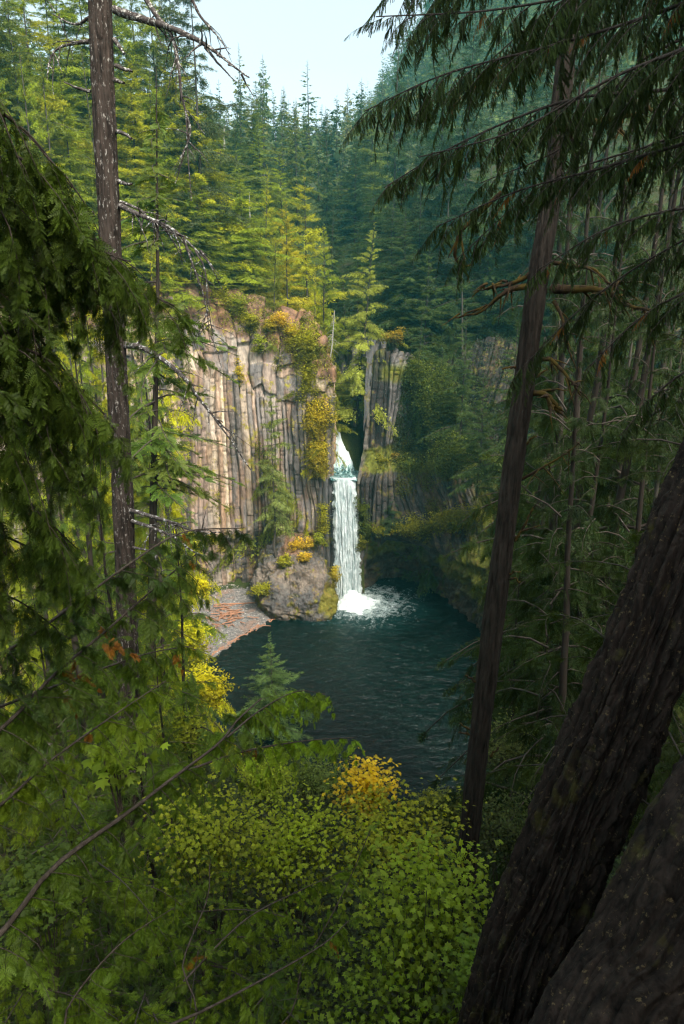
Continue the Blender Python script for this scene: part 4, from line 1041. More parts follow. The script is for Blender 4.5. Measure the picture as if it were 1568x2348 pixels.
# dark cedar overhanging from the left edge
ct = empty('cedar_tree', (-3.3, 1.9, float(ground(-3.3, 1.9))-.3), 'dark cedar overhanging from the left edge, its blurred fronds close to the viewer', 'cedar')
tb = np.array(ct.location)
limb_mesh('trunk', ct, [tb, tb+[.05, 0, 5], tb+[.1, .1, 12], tb+[0, .2, 20]], .24, .08, M_BARKDARK, 16, 30)
DKC = (.062, .105, .014)  # leaf colour kept dark to carry this cedar's shade
for (a, b_, c_, n_) in [((-300, 120, 2.3), (20, 270, 2.6), (165, 430, 2.9), 6), ((-300, 260, 2.2), (40, 360, 2.6), (200, 520, 3.0), 7), ((-300, 380, 2.2), (30, 470, 2.7), (240, 560, 3.0), 7),
        ((-300, 480, 2.4), (100, 540, 2.9), (300, 600, 3.2), 8), ((-250, 560, 2.6), (150, 600, 3.0), (400, 700, 3.4), 8), ((-300, 700, 2.3), (20, 720, 2.8), (190, 900, 3.1), 8),
        ((-300, 820, 2.3), (60, 800, 2.8), (250, 960, 3.2), 8), ((-300, 950, 2.4), (50, 960, 2.9), (220, 1120, 3.3), 8), ((-300, 1080, 2.5), (0, 1110, 3), (180, 1260, 3.4), 8),
        ((-300, 880, 3.0), (100, 900, 3.6), (270, 1010, 4), 7), ((-300, 1200, 2.7), (10, 1230, 3.3), (170, 1330, 3.7), 7), ((-300, 1330, 2.8), (0, 1360, 3.4), (130, 1440, 3.8), 6)]:
    limb(ct, [a, b_, c_], .022, .004, n_, .62, DKC, NB, hang=.9, spread=.8, s0=.2)
# cedar whose limbs rise across the lower left
c2 = empty('cedar_tree', (-4.6, 3.4, float(ground(-4.6, 3.4))-.3), 'green cedar at the lower left whose slim grey limbs rise towards the pool', 'cedar')
tb = np.array(c2.location)
limb_mesh('trunk', c2, [tb, tb+[.05, 0, 4], tb+[.1, .1, 9], tb+[0, .2, 15]], .26, .08, M_BARKDARK, 16, 30)
GC = (.14, .215, .016)
limb(c2, [(-200, 1800, 3.4), (0, 1672, 3.7), (120, 1550, 4.0), (250, 1440, 4.3), (380, 1325, 4.7), (450, 1270, 5.0)], .030, .006, 15, .60, (0.073, 0.124, 0.018), NB, M_TWIG, .7, .9, .25, .08)
limb(c2, [(-200, 1560, 3.6), (0, 1500, 3.8), (150, 1400, 4.0), (300, 1290, 4.3), (420, 1220, 4.6), (560, 1210, 4.9)], .026, .005, 14, .50, (0.040, 0.077, 0.018), NB, M_TWIG, .8, .9, .35, .04)
limb(c2, [(-250, 2350, 3.2), (0, 2140, 3.6), (120, 1990, 3.9), (290, 1865, 4.3), (400, 1780, 4.6), (500, 1705, 4.9), (545, 1650, 5.1), (600, 1600, 5.3)], .042, .008, 16, .62, (0.105, 0.179, 0.018), NB, M_TWIG, .7, .9, .25, .05)
limb(c2, [(430, 1765, 4.7), (560, 1722, 5.0), (700, 1698, 5.2), (812, 1690, 5.5)], .018, .004, 13, .46, (0.221, 0.351, 0.024), NB, M_TWIG, .8, .9, .25, .08)
limb(c2, [(520, 1690, 4.9), (600, 1625, 5.2), (680, 1585, 5.5), (745, 1590, 5.7)], .015, .003, 12, .46, (0.221, 0.351, 0.024), NB, M_TWIG, .8, .9, .3)
limb(c2, [(-250, 2000, 3.2), (-20, 1860, 3.6), (120, 1740, 4.0), (260, 1640, 4.4), (380, 1560, 4.8)], .03, .005, 14, .6, GC, NB, M_TWIG, .8, .9, .2, .05)
limb(c2, [(-250, 1720, 3.8), (0, 1620, 4.2), (160, 1560, 4.7), (330, 1500, 5.2), (440, 1480, 5.5)], .028, .005, 13, .6, (0.088, 0.147, 0.014), NB, M_TWIG, .8, .9, .2, .06)
limb(c2, [(100, 2600, 3.2), (300, 2400, 3.5), (480, 2310, 3.7), (620, 2235, 4.0), (740, 2165, 4.3), (800, 2110, 4.5)], .026, .005, 12, .46, (0.105, 0.179, 0.016), NB, M_TWIG, .8, .9, .3, .06)
limb(c2, [(360, 2420, 3.6), (420, 2200, 4.0), (475, 2060, 4.3), (480, 1980, 4.5)], .016, .004, 8, .42, (0.088, 0.147, 0.016), NB, M_TWIG, .8, .9, .2, .05)
limb(c2, [(60, 2500, 3.4), (160, 2300, 3.7), (280, 2160, 4.0), (400, 2080, 4.3)], .02, .004, 10, .5, (0.088, 0.155, 0.016), NB, M_TWIG, .8, .9, .15, .08)
limb(c2, [(540, 2420, 4.2), (700, 2200, 4.6), (790, 2040, 4.9), (850, 1900, 5.2)], .016, .004, 9, .42, (0.121, 0.201, 0.016), NB, M_TWIG, .8, .9, .2, .05)
limb(c2, [(420, 2250, 4.5), (560, 2110, 4.9), (690, 2040, 5.1), (800, 1990, 5.3)], .016, .003, 9, .42, (0.121, 0.201, 0.016), NB, M_TWIG, .8, .9, .2, .05)
# cedars and firs filling the near slope on the left
for i, (px, py, Yt, r_, v, col, lb) in enumerate([
        (70, 1330, 13, 2.3, 1, (0.058, 0.104, .014), 'dark green cedar on the near slope at the left edge, below the blurred fronds'),
        (215, 1050, 19, 2.6, 3, (0.092, 0.150, .016), 'bright-tipped cedar left of the bare trunk, its plumes catching the light'),
        (160, 700, 26, 3.0, 1, (0.069, 0.115, .015), 'tall cedar behind the blurred fronds, just left of the bare trunk'),
        (30, 620, 24, 3.0, 3, (0.052, 0.092, .015), 'dark cedar at the left edge behind the blurred fronds'),
        (400, 1180, 24, 2.4, 1, (0.104, 0.173, .02), 'small bright cedar under the broken dead limbs, right of the bare trunk'),
        (290, 1285, 12.3, 1.7, 3, (0.092, 0.161, .016), 'bushy cedar at the foot of the bare trunk'),
        (350, 1420, 16, 1.5, 1, (0.081, 0.138, .016), 'drooping cedar in front of the gravel beach'),
        (110, 1620, 9, 1.7, 3, (0.069, 0.115, .014), 'low cedar below the left limbs, near the left edge'),
        (300, 1600, 10, 1.7, 1, (0.081, 0.138, .016), 'low cedar left of the yellow bushes, above the pale lichen limb'),
        (210, 1900, 7.5, 1.4, 3, (0.063, 0.115, .013), 'cedar sapling behind the pale lichen limb, lower left'),
        (450, 2020, 7.5, 1.3, 1, (0.081, 0.144, .016), 'cedar sapling under the centre of the lower left thicket'),
        (80, 2150, 6.5, 1.3, 1, (0.052, 0.092, .012), 'shaded cedar sapling in the lower left corner'),
        (330, 2250, 6, 1.1, 3, (0.063, 0.115, .013), 'cedar sapling at the bottom edge, left of centre'),
        (620, 2200, 6.5, 1.2, 1, (0.081, 0.150, .016), 'cedar sapling at the bottom edge beside the green vine maple')]):
    rt_ = tree('cedar_tree', lb, px, py, Yt, r_, v, 2, col, 'cedar')
    if rt_ is not None and Yt < 10.5:
        H_ = float(P(px, py, Yt)[2])-rt_.location.z; b_ = np.array(rt_.location)
        for q in range(5):
            a_ = rng.uniform(-.9, 2.2); l_ = r_*rng.uniform(.9, 1.5); z_ = H_*rng.uniform(.5, .95)
            e_ = np.array([math.cos(a_), -abs(math.sin(a_))*.9, 0])*l_
            pts_ = [b_+[0, 0, z_], b_+[0, 0, z_+.12]+e_*.35, b_+[0, 0, z_+.1]+e_*.7, b_+[0, 0, z_-.1]+e_]
            o_ = limb_mesh('branch', rt_, np.array(pts_), .012, .003, M_TWIG, 6, 20)
            sp_ = smooth_path(pts_, 40)
            for k_ in range(13):
                t_ = .2+.8*k_/13; ii = min(int(t_*39), 38); d_ = sp_[ii+1]-sp_[ii]; d_ /= np.linalg.norm(d_); sd_ = np.cross(d_, [0, 0, 1.0]); sd_ /= np.linalg.norm(sd_)
                v_ = d_*.6+sd_*(1 if k_ % 2 else -1)*rng.uniform(.4, 1)+np.array([0, 0, -rng.uniform(.1, .8)])
                M = frames(v_[None], (0, 0, 1), [.5*rng.uniform(.7, 1.2)*(1.1-.3*t_)], [rng.normal(0, .35)])[0]; w_ = sp_[ii]-b_
                link('foliage', NB[int(rng.integers(4))], o_, m=Matrix([list(M[0])+[w_[0]], list(M[1])+[w_[1]], list(M[2])+[w_[2]], [0, 0, 0, 1]]), color=tuple(np.array(GC)*rng.uniform(.8, 1.35)))
row(7, -100, 340, 52, 62, lambda x: 640+.35*np.clip(x, 0, 500), 4.2, [0, 1, 3], [(.08, .13, .018), MG, YG], '{} fir from the left in the row below the left cliff', lod=2)
row(8, 150, 425, 72, 80, lambda x: 610, 4.8, [1, 4, 5], [(.16, .22, .02), YG], '{} light green fir from the left leaning before the left part of the pale cliff', lod=1)
row(6, -60, 350, 34, 40, lambda x: 900+.3*np.clip(x, 0, 500), 3.0, [0, 1, 3], [(.07, .12, .018), MG], '{} fir from the left in the row on the near left slope', lod=2)
# right side: conifers whose shade is put into dark leaf colours
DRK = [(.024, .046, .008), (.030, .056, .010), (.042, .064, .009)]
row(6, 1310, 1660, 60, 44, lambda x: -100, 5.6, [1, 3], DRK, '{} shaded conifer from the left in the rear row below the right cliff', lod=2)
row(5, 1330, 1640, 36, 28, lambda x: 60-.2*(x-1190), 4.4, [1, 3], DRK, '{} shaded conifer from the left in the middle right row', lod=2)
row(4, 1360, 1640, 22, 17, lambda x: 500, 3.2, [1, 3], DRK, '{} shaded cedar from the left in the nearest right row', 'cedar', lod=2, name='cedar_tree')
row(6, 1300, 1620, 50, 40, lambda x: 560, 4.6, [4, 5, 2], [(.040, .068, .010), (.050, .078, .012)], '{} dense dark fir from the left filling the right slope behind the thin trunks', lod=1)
row(5, 1210, 1480, 30, 22, lambda x: 1250, 2.6, [1, 3], [(.04, .07, .015), (.05, .085, .018)], '{} low cedar from the left behind the huge leaning trunk', 'cedar', lod=2, name='cedar_tree')
# hemlock over the top right corner
hb = empty('hemlock_tree', (6.3, 4.6, float(ground(6.3, 4.6))-.3), 'dark hemlock whose drooping boughs fill the top right corner', 'conifer')
tb = np.array(hb.location)
limb_mesh('trunk', hb, [tb, tb+[0, 0, 6], tb+[.2, .1, 14], tb+[.1, .2, 22]], .30, .1, M_BARKDARK, 16, 30)
HC = (.034, .060, .012)
for c, n_, sz in [([(1850, -150, 7), (1400, -20, 8), (1150, 140, 8.6), (960, 250, 9)], 22, 1.2), ([(1900, 200, 7), (1500, 330, 8), (1250, 420, 8.6), (1040, 600, 9)], 20, 1.2), ([(1850, -500, 6.5), (1350, -260, 7.2), (1080, -90, 8), (930, 110, 8.6)], 20, 1.2), ([(1900, 420, 7), (1550, 560, 8), (1340, 700, 8.6), (1180, 860, 9)], 16, 1.1), ([(1900, -250, 5.5), (1500, -60, 6.0), (1150, 20, 6.6), (862, 38, 7)], 20, .95), ([(1850, -120, 5.5), (1560, 10, 5.9), (1300, 95, 6.3), (1020, 170, 6.8), (835, 255, 7.2)], 22, 1.0),
        ([(1850, -400, 5.5), (1500, -200, 6), (1200, -110, 6.6), (900, -20, 7.2)], 18, .95),
        ([(1900, 120, 5.2), (1568, 200, 5.8), (1300, 230, 6.3), (1050, 330, 6.8), (880, 430, 7.2)], 22, .95), ([(1900, 250, 5.2), (1568, 330, 5.8), (1380, 385, 6.2), (1180, 440, 6.6), (1000, 520, 7.0)], 20, .85),
        ([(1900, -20, 5), (1600, 100, 5.4), (1400, 180, 5.8), (1180, 300, 6.3), (960, 360, 6.9)], 18, .9), ([(1900, 420, 5), (1600, 470, 5.5), (1400, 520, 6.0), (1230, 620, 6.4)], 14, .8),
        ([(1900, 560, 5), (1650, 640, 5.4), (1480, 720, 5.8), (1340, 850, 6.2)], 12, .8), ([(1900, 750, 5), (1680, 800, 5.4), (1530, 880, 5.8), (1420, 1000, 6.1)], 12, .75),
        ([(1800, -300, 6.5), (1450, -100, 7.2), (1250, 30, 7.8), (1100, 160, 8.2)], 16, 1.0), ([(1850, 60, 6.5), (1500, 120, 7), (1300, 330, 7.6), (1100, 420, 8)], 16, 1.0), ([(1900, 900, 5), (1700, 980, 5.4), (1560, 1060, 5.7)], 9, .7)]:
    limb(hb, c, .035, .006, int(n_*1.1), sz*.72, HC, HB, M_TWIG, .55, .9, .1, .04)

# ------------------------------------------------------------------ leafy shrubs and maples
def palm_leaf():
    a = np.radians([0, 22, 48, 72, 100, 130, 180]); r_ = np.array([1, .52, .92, .5, .72, .4, .25])
    an = np.concatenate([a, -a[1:-1][::-1]]); rr = np.concatenate([r_, r_[1:-1][::-1]])
    V = np.stack([np.cos(an)*rr*.55+.45, np.sin(an)*rr*.55, -.12*rr], 1); V = np.concatenate([[[.4, 0, .02]], V]); n = len(an)
    F = np.array([[0, i+1, (i+1) % n+1] for i in range(n)])
    return (V, F, 0, 0.0)
PALM = palm_leaf()
def simple_leaf():
    V = np.array([(0, 0, 0), (.35, .26, .05), (1, 0, -.05), (.35, -.26, .05), ], float); return (V, np.array([[0, 1, 2, 3]]), 0, 0.0)
SIMPLE = simple_leaf()
def leaf_cloud(mb, lc, rad, n_cl, per, leaf, size, up=(0, 0, 1), flat=.35, csz=.22, tilt=.45, shell=.35):
    """clusters of leaves in an ellipsoid; returns the cluster centres"""
    d = rng.normal(0, 1, (n_cl, 3)); d /= np.linalg.norm(d, axis=1)[:, None]
    rr = (shell+(1-shell)*rng.random(n_cl))*(1+.55*vn(d[:, 0]*2, d[:, 1]*2, d[:, 2]*2, int(rng.integers(99))))
    C = np.array(lc)+d*rr[:, None]*np.array(rad)
    n = n_cl*per; ci = np.repeat(np.arange(n_cl), per)
    o = rng.normal(0, 1, (n, 3))*np.array([1, 1, flat])*csz*np.mean(rad)
    p = C[ci]+o; th = rng.uniform(0, 6.28, n)
    X = np.stack([np.cos(th), np.sin(th), rng.normal(-.25, .3, n)], 1)
    U = np.array(up)[None]+rng.normal(0, tilt, (n, 3))+d[ci]*.35
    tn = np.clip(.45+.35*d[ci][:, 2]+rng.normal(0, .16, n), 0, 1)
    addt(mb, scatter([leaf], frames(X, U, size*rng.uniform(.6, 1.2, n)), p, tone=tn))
    return C
def bush(name, label, cat, px, py, Y, rx, ry, n_cl, per, leaf, size, color, depth=None, group=None, mat=None, flat=.35, csz=.22, stems=8, zoff=0, parts=True):
    c = P(px, py, Y); k = project(c)[2]/FPX; rad = np.array([rx*k, (depth or rx*k), ry*k])
    g = float(ground(c[0], c[1])); zb = max(min(g, c[2]-rad[2]*.6), c[2]-rad[2]*3.0)
    root = empty(name, (c[0], c[1], zb), label, cat, group); base = np.array([c[0], c[1], zb])
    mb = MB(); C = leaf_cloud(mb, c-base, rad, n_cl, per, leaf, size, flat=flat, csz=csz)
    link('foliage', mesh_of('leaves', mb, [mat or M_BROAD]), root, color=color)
    mb = MB(); stems = min(stems, n_cl)
    for q in range(stems):
        e = C[q]; t = np.linspace(0, 1, 8)[:, None]; s = np.array([rng.normal(0, .06*rad[0]), rng.normal(0, .06*rad[0]), 0])
        pth = s*(1-t)+e*t+np.array([0, 0, .18*rad[2]])*np.sin(t*3.14)*rng.uniform(-.5, 1)+np.cumsum(rng.normal(0, .012*rad[0], (8, 3)), 0)*t
        tube(mb, pth, np.linspace(max(.008, min(size*.12, .03 if size > .3 else .010)), max(.003, min(size*.035, .01)), 8), 5)
    link('stem', mesh_of('stems', mb, [M_TWIG], True), root)
    return root
MPL = (.155, .225, .010)
B = bush
B('vine_maple', 'large bright green vine maple with layered palmate leaves at bottom centre', 'maple', 985, 2090, 6.0, 150, 190, 78, 30, PALM, .095, (.165, .225, .010), csz=.33, flat=.16, stems=44)
B('vine_maple', 'green vine maple at the bottom edge below the large bright one', 'maple', 930, 2300, 5.2, 190, 110, 48, 32, PALM, 0.090, (0.126, 0.189, .012), csz=.40, flat=.13, stems=20)
B('vine_maple', 'dark green vine maple spray reaching right in front of the huge leaning trunk', 'maple', 1100, 2250, 4.9, 55, 120, 20, 27, PALM, 0.084, (0.109, 0.172, .012), csz=.40, flat=.13, stems=12)
B('vine_maple', 'golden yellow vine maple at the near shore of the pool', 'maple', 848, 1800, 11.5, 62, 70, 35, 26, PALM, 0.123, (.56, .40, .016), csz=.40, flat=.13, stems=16)
B('vine_maple', 'yellow-green maple top between the golden maple and the large bright green one', 'maple', 900, 1905, 9.5, 130, 60, 53, 32, PALM, 0.106, (0.225, 0.240, .010), csz=.40, flat=.13, stems=16)
B('vine_maple', 'lime green vine maple left of the golden maple, under the cedar tips', 'maple', 680, 1930, 9.0, 130, 90, 65, 32, PALM, 0.101, (0.217, 0.267, .010), csz=.40, flat=.13, stems=20)
B('vine_maple', 'yellow-green vine maple in the middle of the lower left thicket', 'maple', 480, 1910, 8.5, 110, 100, 53, 29, PALM, 0.095, (0.209, 0.240, .01), csz=.40, flat=.13, stems=20)
B('bigleaf_maple', 'small maple with few large pale green leaves glowing in the left thicket', 'maple', 262, 1745, 4.6, 48, 60, 24, 3, PALM, .15, (.17, .25, .02), csz=.6, stems=4)
B('vine_maple', 'mossy green maple low at the left, beneath the shaded cedar limb', 'maple', 90, 2050, 6.5, 90, 110, 36, 24, PALM, 0.112, (0.068, 0.103, .012), csz=.40, flat=.13, stems=12)
B('yellow_bush', 'bright yellow bush glowing beside the gravel beach', 'bush', 455, 1345, 62, 22, 20, 60, 26, SIMPLE, .32, (.40, .36, .01), stems=6)
B('yellow_bush', 'tall lemon-yellow bush along the left shore of the pool', 'bush', 440, 1470, 44, 38, 62, 100, 30, SIMPLE, .24, (.34, .34, .012), stems=8)
B('yellow_bush', 'golden bush at the water edge, left of the young blue-green fir', 'bush', 470, 1575, 34, 45, 45, 100, 30, SIMPLE, .20, (.40, .36, .012), stems=8)
B('green_bush', 'yellow-green bush beneath the golden one, at the left shore', 'bush', 410, 1680, 24, 70, 60, 100, 30, SIMPLE, .16, (.20, .22, .012), stems=8)
B('green_bush', 'grey-green small-leaved bush left of the golden maple', 'bush', 728, 1780, 15, 62, 52, 110, 34, SIMPLE, .075, (.12, .16, .03), stems=12)
B('green_bush', 'lime bush under the cedar tips, left of the grey-green bush', 'bush', 610, 1790, 14, 60, 60, 100, 30, SIMPLE, .09, (.22, .27, .015), stems=12)
B('green_bush', 'dim green bush behind the golden maple at the pool shore', 'bush', 1010, 1850, 24, 60, 45, 90, 30, SIMPLE, .15, (.11, .13, .02), stems=10)
B('green_bush', 'olive bush with pale highlights right of the mossy-limbed trunk', 'bush', 1170, 1720, 22, 70, 70, 100, 30, SIMPLE, .13, (.10, .12, .03), stems=12)
B('green_bush', 'low dark bush right of the mossy-limbed trunk, above the maple spray', 'bush', 1160, 1900, 15, 85, 80, 110, 28, SIMPLE, .11, (.05, .065, .012), stems=12)
B('green_bush', 'broad dark bush in the gap between the two leaning giants', 'bush', 1450, 2050, 9, 110, 130, 110, 30, SIMPLE, .10, (.03, .045, .01), stems=12)
# cliff and rim plants
rimc = [(.26, .26, .015), (.20, .23, .02), (.36, .30, .02), (.14, .18, .02), (.42, .30, .02)]
RB = [(505, 690, 137, 28, 34, 0, 'large olive shrub at the left end of the cliff rim'), (545, 700, 137, 26, 30, 1, 'round green shrub on the red soil of the rim'), (575, 735, 136, 22, 24, 0, 'shrub spilling over the rim, left of the golden pair'),
      (640, 735, 137, 26, 22, 4, 'golden shrub at the middle of the cliff rim'), (618, 745, 136.5, 16, 18, 2, 'small yellow shrub left of the golden one on the rim'), (672, 765, 136.5, 24, 24, 2, 'yellow-green shrub at the right end of the cliff rim'),
      (595, 790, 135.5, 16, 26, 1, 'green shrub hanging below the rim of the pale cliff'), (700, 800, 136, 26, 44, 0, 'dense yellow-green shrub cascading down the cliff corner'), (712, 880, 135.5, 24, 50, 0, 'middle yellow-green creeper on the cliff corner'),
      (725, 960, 134.8, 24, 50, 2, 'bright yellow creeper on the corner beside the upper cascade'), (728, 1050, 134.2, 17, 46, 2, 'lowest yellow creeper beside the waterfall lip'), (548, 860, 134.5, 7, 30, 2, 'narrow yellow vine on the middle of the pale cliff'),
      (742, 1190, 133.6, 9, 60, 0, 'thin mossy strip hugging the left edge of the waterfall'), (733, 1235, 131, 14, 20, 1, 'small green shrub on the outcrop beside the waterfall'), (690, 1245, 130.5, 26, 17, 4, 'orange-yellow shrub on top of the outcrop'),
      (655, 1285, 127, 20, 18, 0, 'yellow-green plants on the left flank of the outcrop'), (700, 1275, 127, 18, 12, 4, 'rusty low shrub across the crown of the outcrop'), (768, 1320, 128, 9, 28, 2, 'yellow moss cushion on the right flank of the outcrop'), (600, 1350, 124, 30, 14, 0, 'mossy plants hanging at the dark foot of the outcrop'),
      (832, 1170, 133, 14, 34, 3, 'green shrub clinging right of the waterfall, upper one'), (838, 1215, 132.5, 18, 30, 3, 'glossy green shrub clinging right of the waterfall, lower one'), (868, 1215, 131.5, 17, 14, 0, 'lime shrub on the ledge over the cave mouth'),
      (828, 1240, 132.5, 10, 22, 0, 'yellow-green tuft hanging at the cave mouth beside the fall'), (885, 1058, 137, 32, 18, 0, 'mixed shrub on the bench below the pale columns, left one'), (935, 1065, 136, 34, 26, 3, 'mixed shrub on the bench below the pale columns, right one'),
      (905, 1045, 137.5, 16, 12, 4, 'orange-tinted shrub on the bench below the pale columns'), (960, 860, 138, 34, 50, 3, 'dark green shrub hanging right of the pale columns'), (1010, 930, 133, 50, 80, 3, 'broad ivy-like shrub draped down the right cliff'),
      (1040, 1050, 126, 56, 60, 3, 'leafy green mass above the mossy apron of the right cliff'), (905, 770, 141, 26, 16, 4, 'rust-tinted shrub crowning the pale columns of the right cliff'), (960, 1210, 129, 60, 24, 0, 'yellow-green fringe along the top of the mossy apron'), (1050, 1190, 122, 60, 34, 0, 'yellow-green shrub on the mossy apron beside the mossy-limbed trunk')]
for px, py, Yt, rx, ry, ci, lb in RB:
    if 690 < px < 735 and 790 < py < 1100: rx *= 1.25; ry *= 1.15; Yt -= 1.6; px += 4
    B('cliff_shrub', lb, 'shrub', px, py, Yt, rx, ry, max(26, int(rx*ry*(.16 if 690 < px < 745 and py < 1100 else .10))), 30, SIMPLE, .42, tuple(np.array(rimc[ci])*rng.uniform(.85, 1.1)*(.6 if px > 820 else 1)), csz=.2, stems=5, flat=.6, depth=1.6)

# plants rooted all over the rock faces (countless)
def wall_plants(name, S, Nn, mask, n, size, color, leaf=SIMPLE, per=7):
    idx = np.argwhere(mask); q = idx[rng.integers(0, len(idx), n)]
    p = S[q[:, 0], q[:, 1]]; nn = Nn[q[:, 0], q[:, 1]]
    p = np.repeat(p, per, 0)+rng.normal(0, size*.9, (n*per, 3)); nn = np.repeat(nn, per, 0)
    X = rng.normal(0, .6, (n*per, 3))+np.array([0, 0, -.6]); U = nn+rng.normal(0, .4, (n*per, 3))+np.array([0, 0, .6])
    mb = MB(); addt(mb, scatter([leaf], frames(X, U, size*rng.uniform(.5, 1.2, n*per)), p+nn*.15, jit=.4))
    tag(link(name, mesh_of(name, mb, [M_BROAD]), color=color), kind='stuff')
ns = fbm(SR[:, :, 0]*.16, SR[:, :, 1]*.16, SR[:, :, 2]*.16, 4, 66)
Ui = np.arange(SR.shape[1])[None]/SR.shape[1]+0*SR[:, :, 2]
wall_plants('apron_plants', SR, NR, (SR[:, :, 2] > 15) & (SR[:, :, 2] < 34) & (ns > -.02) & (Ui > .2), 9000, .30, (.16, .17, .012))
wall_plants('right_wall_plants', SR, NR, (SR[:, :, 2] > 29) & (ns > -.35) & (Ui > .17), 16000, .40, (.06, .09, .014))
nl = fbm(SL[:, :, 0]*.2, SL[:, :, 1]*.2, SL[:, :, 2]*.1, 4, 67)
wall_plants('left_wall_plants', SL, NL, ((SL[:, :, 2] > np.interp(-SL[:, :, 0], [0, 8, 28, 60], [46, 50, 58, 61])) & (nl > -.06)) | ((nl > .30) & (SL[:, :, 2] > 8)), 5200, .34, (.33, .34, .015))
Vw = VO+OUTC; no = fbm(VO[:, :, 0]*.3, VO[:, :, 1]*.3, VO[:, :, 2]*.3, 4, 91)+.42*sstep(4.5, 8, VO[:, :, 0])+.2*sstep(6, 11, VO[:, :, 2])
NO = VO/np.linalg.norm(VO, axis=2)[:, :, None]
wall_plants('outcrop_moss', Vw, NO, (no > .14) & (VO[:, :, 2] > .6), 1500, .20, (.24, .22, .015))

# undergrowth on every slope (countless)
def undergrowth(name, x0, x1, y0, y1, n, s0, s1, color, cond=None, tall=.9):
    xy = np.stack([rng.uniform(x0, x1, n), rng.uniform(y0, y1, n)], 1)
    k = (sdist(POOL, xy[:, 0], xy[:, 1]) > 1.0) & ~((sdist(CAN, xy[:, 0], xy[:, 1]) < 3) & (xy[:, 1] > 88))
    if cond is not None: k &= cond(xy)
    xy = xy[k]; n = len(xy); z = ground(xy[:, 0], xy[:, 1]); per = 12
    p = np.repeat(np.stack([xy[:, 0], xy[:, 1], z], 1), per, 0); sz = np.repeat(rng.uniform(s0, s1, n), per)
    th = rng.uniform(0, 6.28, n*per); ph = rng.uniform(.1, 1.2, n*per)
    off = np.stack([np.cos(th)*np.cos(ph), np.sin(th)*np.cos(ph), np.sin(ph)*tall], 1)*(sz*rng.uniform(.4, 1, n*per))[:, None]
    X = np.stack([np.cos(th), np.sin(th), -.3+0*th], 1)+rng.normal(0, .3, (n*per, 3)); U = np.array([0, 0, 1.])+rng.normal(0, .45, (n*per, 3))
    mb = MB(); addt(mb, scatter([SIMPLE], frames(X, U, sz*.42*rng.uniform(.6, 1.2, n*per)), p+off, jit=.4))
    tag(link(name, mesh_of(name, mb, [M_BROAD]), color=color), kind='stuff')
undergrowth('near_undergrowth', -16, 16, 1.5, 22, 14000, .22, .5, (.055, .075, .014))
undergrowth('slope_undergrowth', -55, 55, 20, 84, 15000, .5, 1.1, (.07, .09, .016))
undergrowth('rim_undergrowth', -85, 60, 100, 200, 14000, .7, 1.5, (.13, .15, .018), lambda q: sdist(CAN, q[:, 0], q[:, 1]) > 2.5)
# unseen firs added behind and beside the viewing place to shade it
for i, (x, y, H, s) in enumerate([(6.8, -3.2, 24, 22), (11, -5, 30, 28), (15, 3, 32, 30), (17, -10, 34, 32), (20, -6, 34, 32), (22, 8, 33, 30), (24, 18, 36, 30), (18, -20, 38, 34)]):
    g_ = float(ground(x, y))-.3; root = empty('fir_tree', (x, y, g_), 'unseen dark fir added behind the viewing place for shade', 'conifer', 'unseen shade firs around the viewing place')
    v = [1, 4, 2][i % 3]; mt = Matrix.Rotation(i*1.3, 4, 'Z')
    link('trunk', T1[v % 3], root, m=mt @ Matrix.Diagonal((H, H, H, 1))); link('crown', C1[v], root, m=mt @ Matrix.Diagonal((s, s, H, 1)), color=DG)
# haze
hz = bpy.data.meshes.new('haze'); v = [(x, y, z) for x in (-905, 905) for y in (-305, 1105) for z in (-60, 385)]
hz.from_pydata(v, [], [(0, 1, 3, 2), (4, 6, 7, 5), (0, 4, 5, 1), (2, 3, 7, 6), (0, 2, 6, 4), (1, 5, 7, 3)]); hz.update()
if HAZE > 0:
    m = bpy.data.materials.new('haze_air'); m.use_nodes = True; nt = m.node_tree; nt.nodes.clear()
    out = nt.nodes.new('ShaderNodeOutputMaterial'); pv = nt.nodes.new('ShaderNodeVolumePrincipled')
    pv.inputs['Color'].default_value = (.16, .80, .80, 1); pv.inputs['Density'].default_value = HAZE; pv.inputs['Anisotropy'].default_value = .2
    L(nt, pv.outputs[0], out.inputs['Volume']); hz.materials.append(m)
    tag(link('haze', hz), kind='stuff')
SUN_E, SUN_ANG, SKY_S, EXPO = 1.5, 10, .11, 1.85

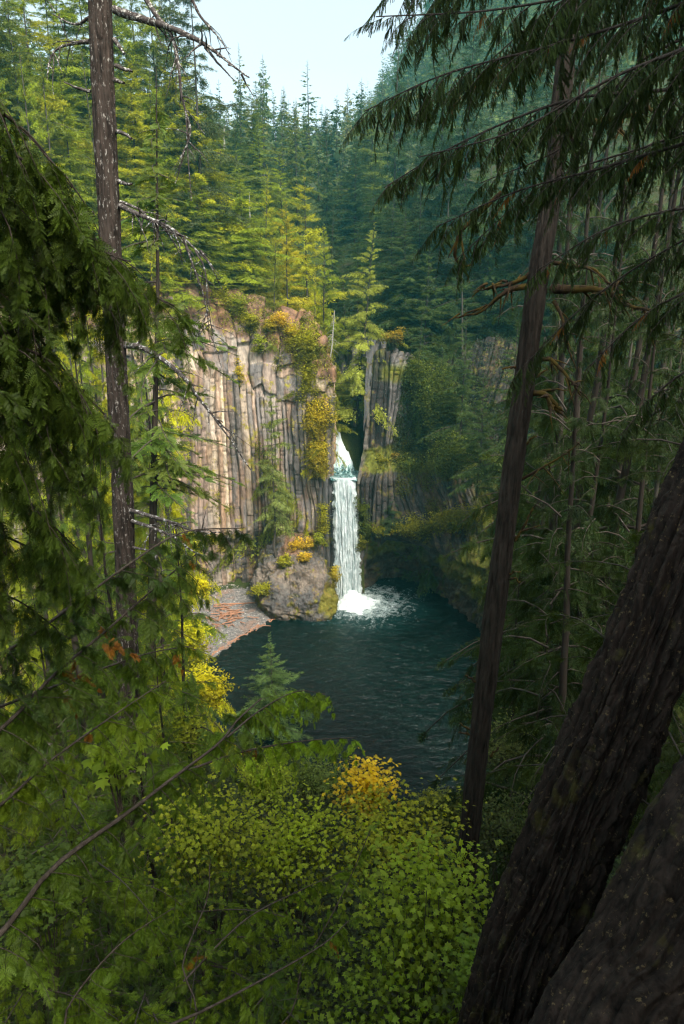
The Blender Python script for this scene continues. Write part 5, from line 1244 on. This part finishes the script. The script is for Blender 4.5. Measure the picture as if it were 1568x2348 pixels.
# ------------------------------------------------------------------ camera, light, world
cam = bpy.data.cameras.new('camera'); co = bpy.data.objects.new('camera', cam); COL.objects.link(co); sc.camera = co
co.location = (0, 0, CAMZ); co.rotation_euler = (R(90)-PITCH, 0, 0)
cam.sensor_fit = 'VERTICAL'; cam.sensor_height = 36; cam.lens = 24.0; cam.clip_start = .05; cam.clip_end = 6000
SUN_EL, SUN_AZ = R(48), R(150)      # azimuth clockwise from +Y
sd = bpy.data.lights.new('sun', 'SUN'); sd.energy = SUN_E; sd.angle = R(SUN_ANG); sd.color = (1, .93, .80)
so = bpy.data.objects.new('sun', sd); COL.objects.link(so)
dv = Vector((math.sin(SUN_AZ)*math.cos(SUN_EL), math.cos(SUN_AZ)*math.cos(SUN_EL), math.sin(SUN_EL)))
so.rotation_euler = dv.to_track_quat('Z', 'Y').to_euler(); so.location = (0, -20, 120)
w = bpy.data.worlds.new('World'); sc.world = w; w.use_nodes = True
nt = w.node_tree; nt.nodes.clear(); wo = nt.nodes.new('ShaderNodeOutputWorld'); bg = nt.nodes.new('ShaderNodeBackground')
sk = nt.nodes.new('ShaderNodeTexSky'); sk.sky_type = 'NISHITA'; sk.sun_disc = False; sk.sun_elevation = SUN_EL; sk.sun_rotation = SUN_AZ
sk.air_density = 1.0; sk.dust_density = 4.0; sk.ozone_density = 1.0
bg.inputs[1].default_value = SKY_S; hs = nt.nodes.new('ShaderNodeHueSaturation'); hs.inputs['Saturation'].default_value = .38; nt.links.new(sk.outputs[0], hs.inputs['Color']); nt.links.new(hs.outputs[0], bg.inputs[0]); nt.links.new(bg.outputs[0], wo.inputs[0])
sc.view_settings.view_transform = 'Standard'; sc.view_settings.look = 'None'; sc.view_settings.exposure = EXPO; sc.view_settings.gamma = 1
sc.cycles.max_bounces = 7; sc.cycles.diffuse_bounces = 4; sc.cycles.transmission_bounces = 4; sc.cycles.transparent_max_bounces = 4
sc.cycles.caustics_reflective = False; sc.cycles.caustics_refractive = False
sc.cycles.use_denoising = True; sc.cycles.pixel_filter_type = 'BLACKMAN_HARRIS'; sc.cycles.filter_width = 1.3; sc.cycles.denoiser = 'OPENIMAGEDENOISE'; sc.cycles.denoising_input_passes = 'RGB_ALBEDO_NORMAL'; sc.cycles.denoising_prefilter = 'ACCURATE'
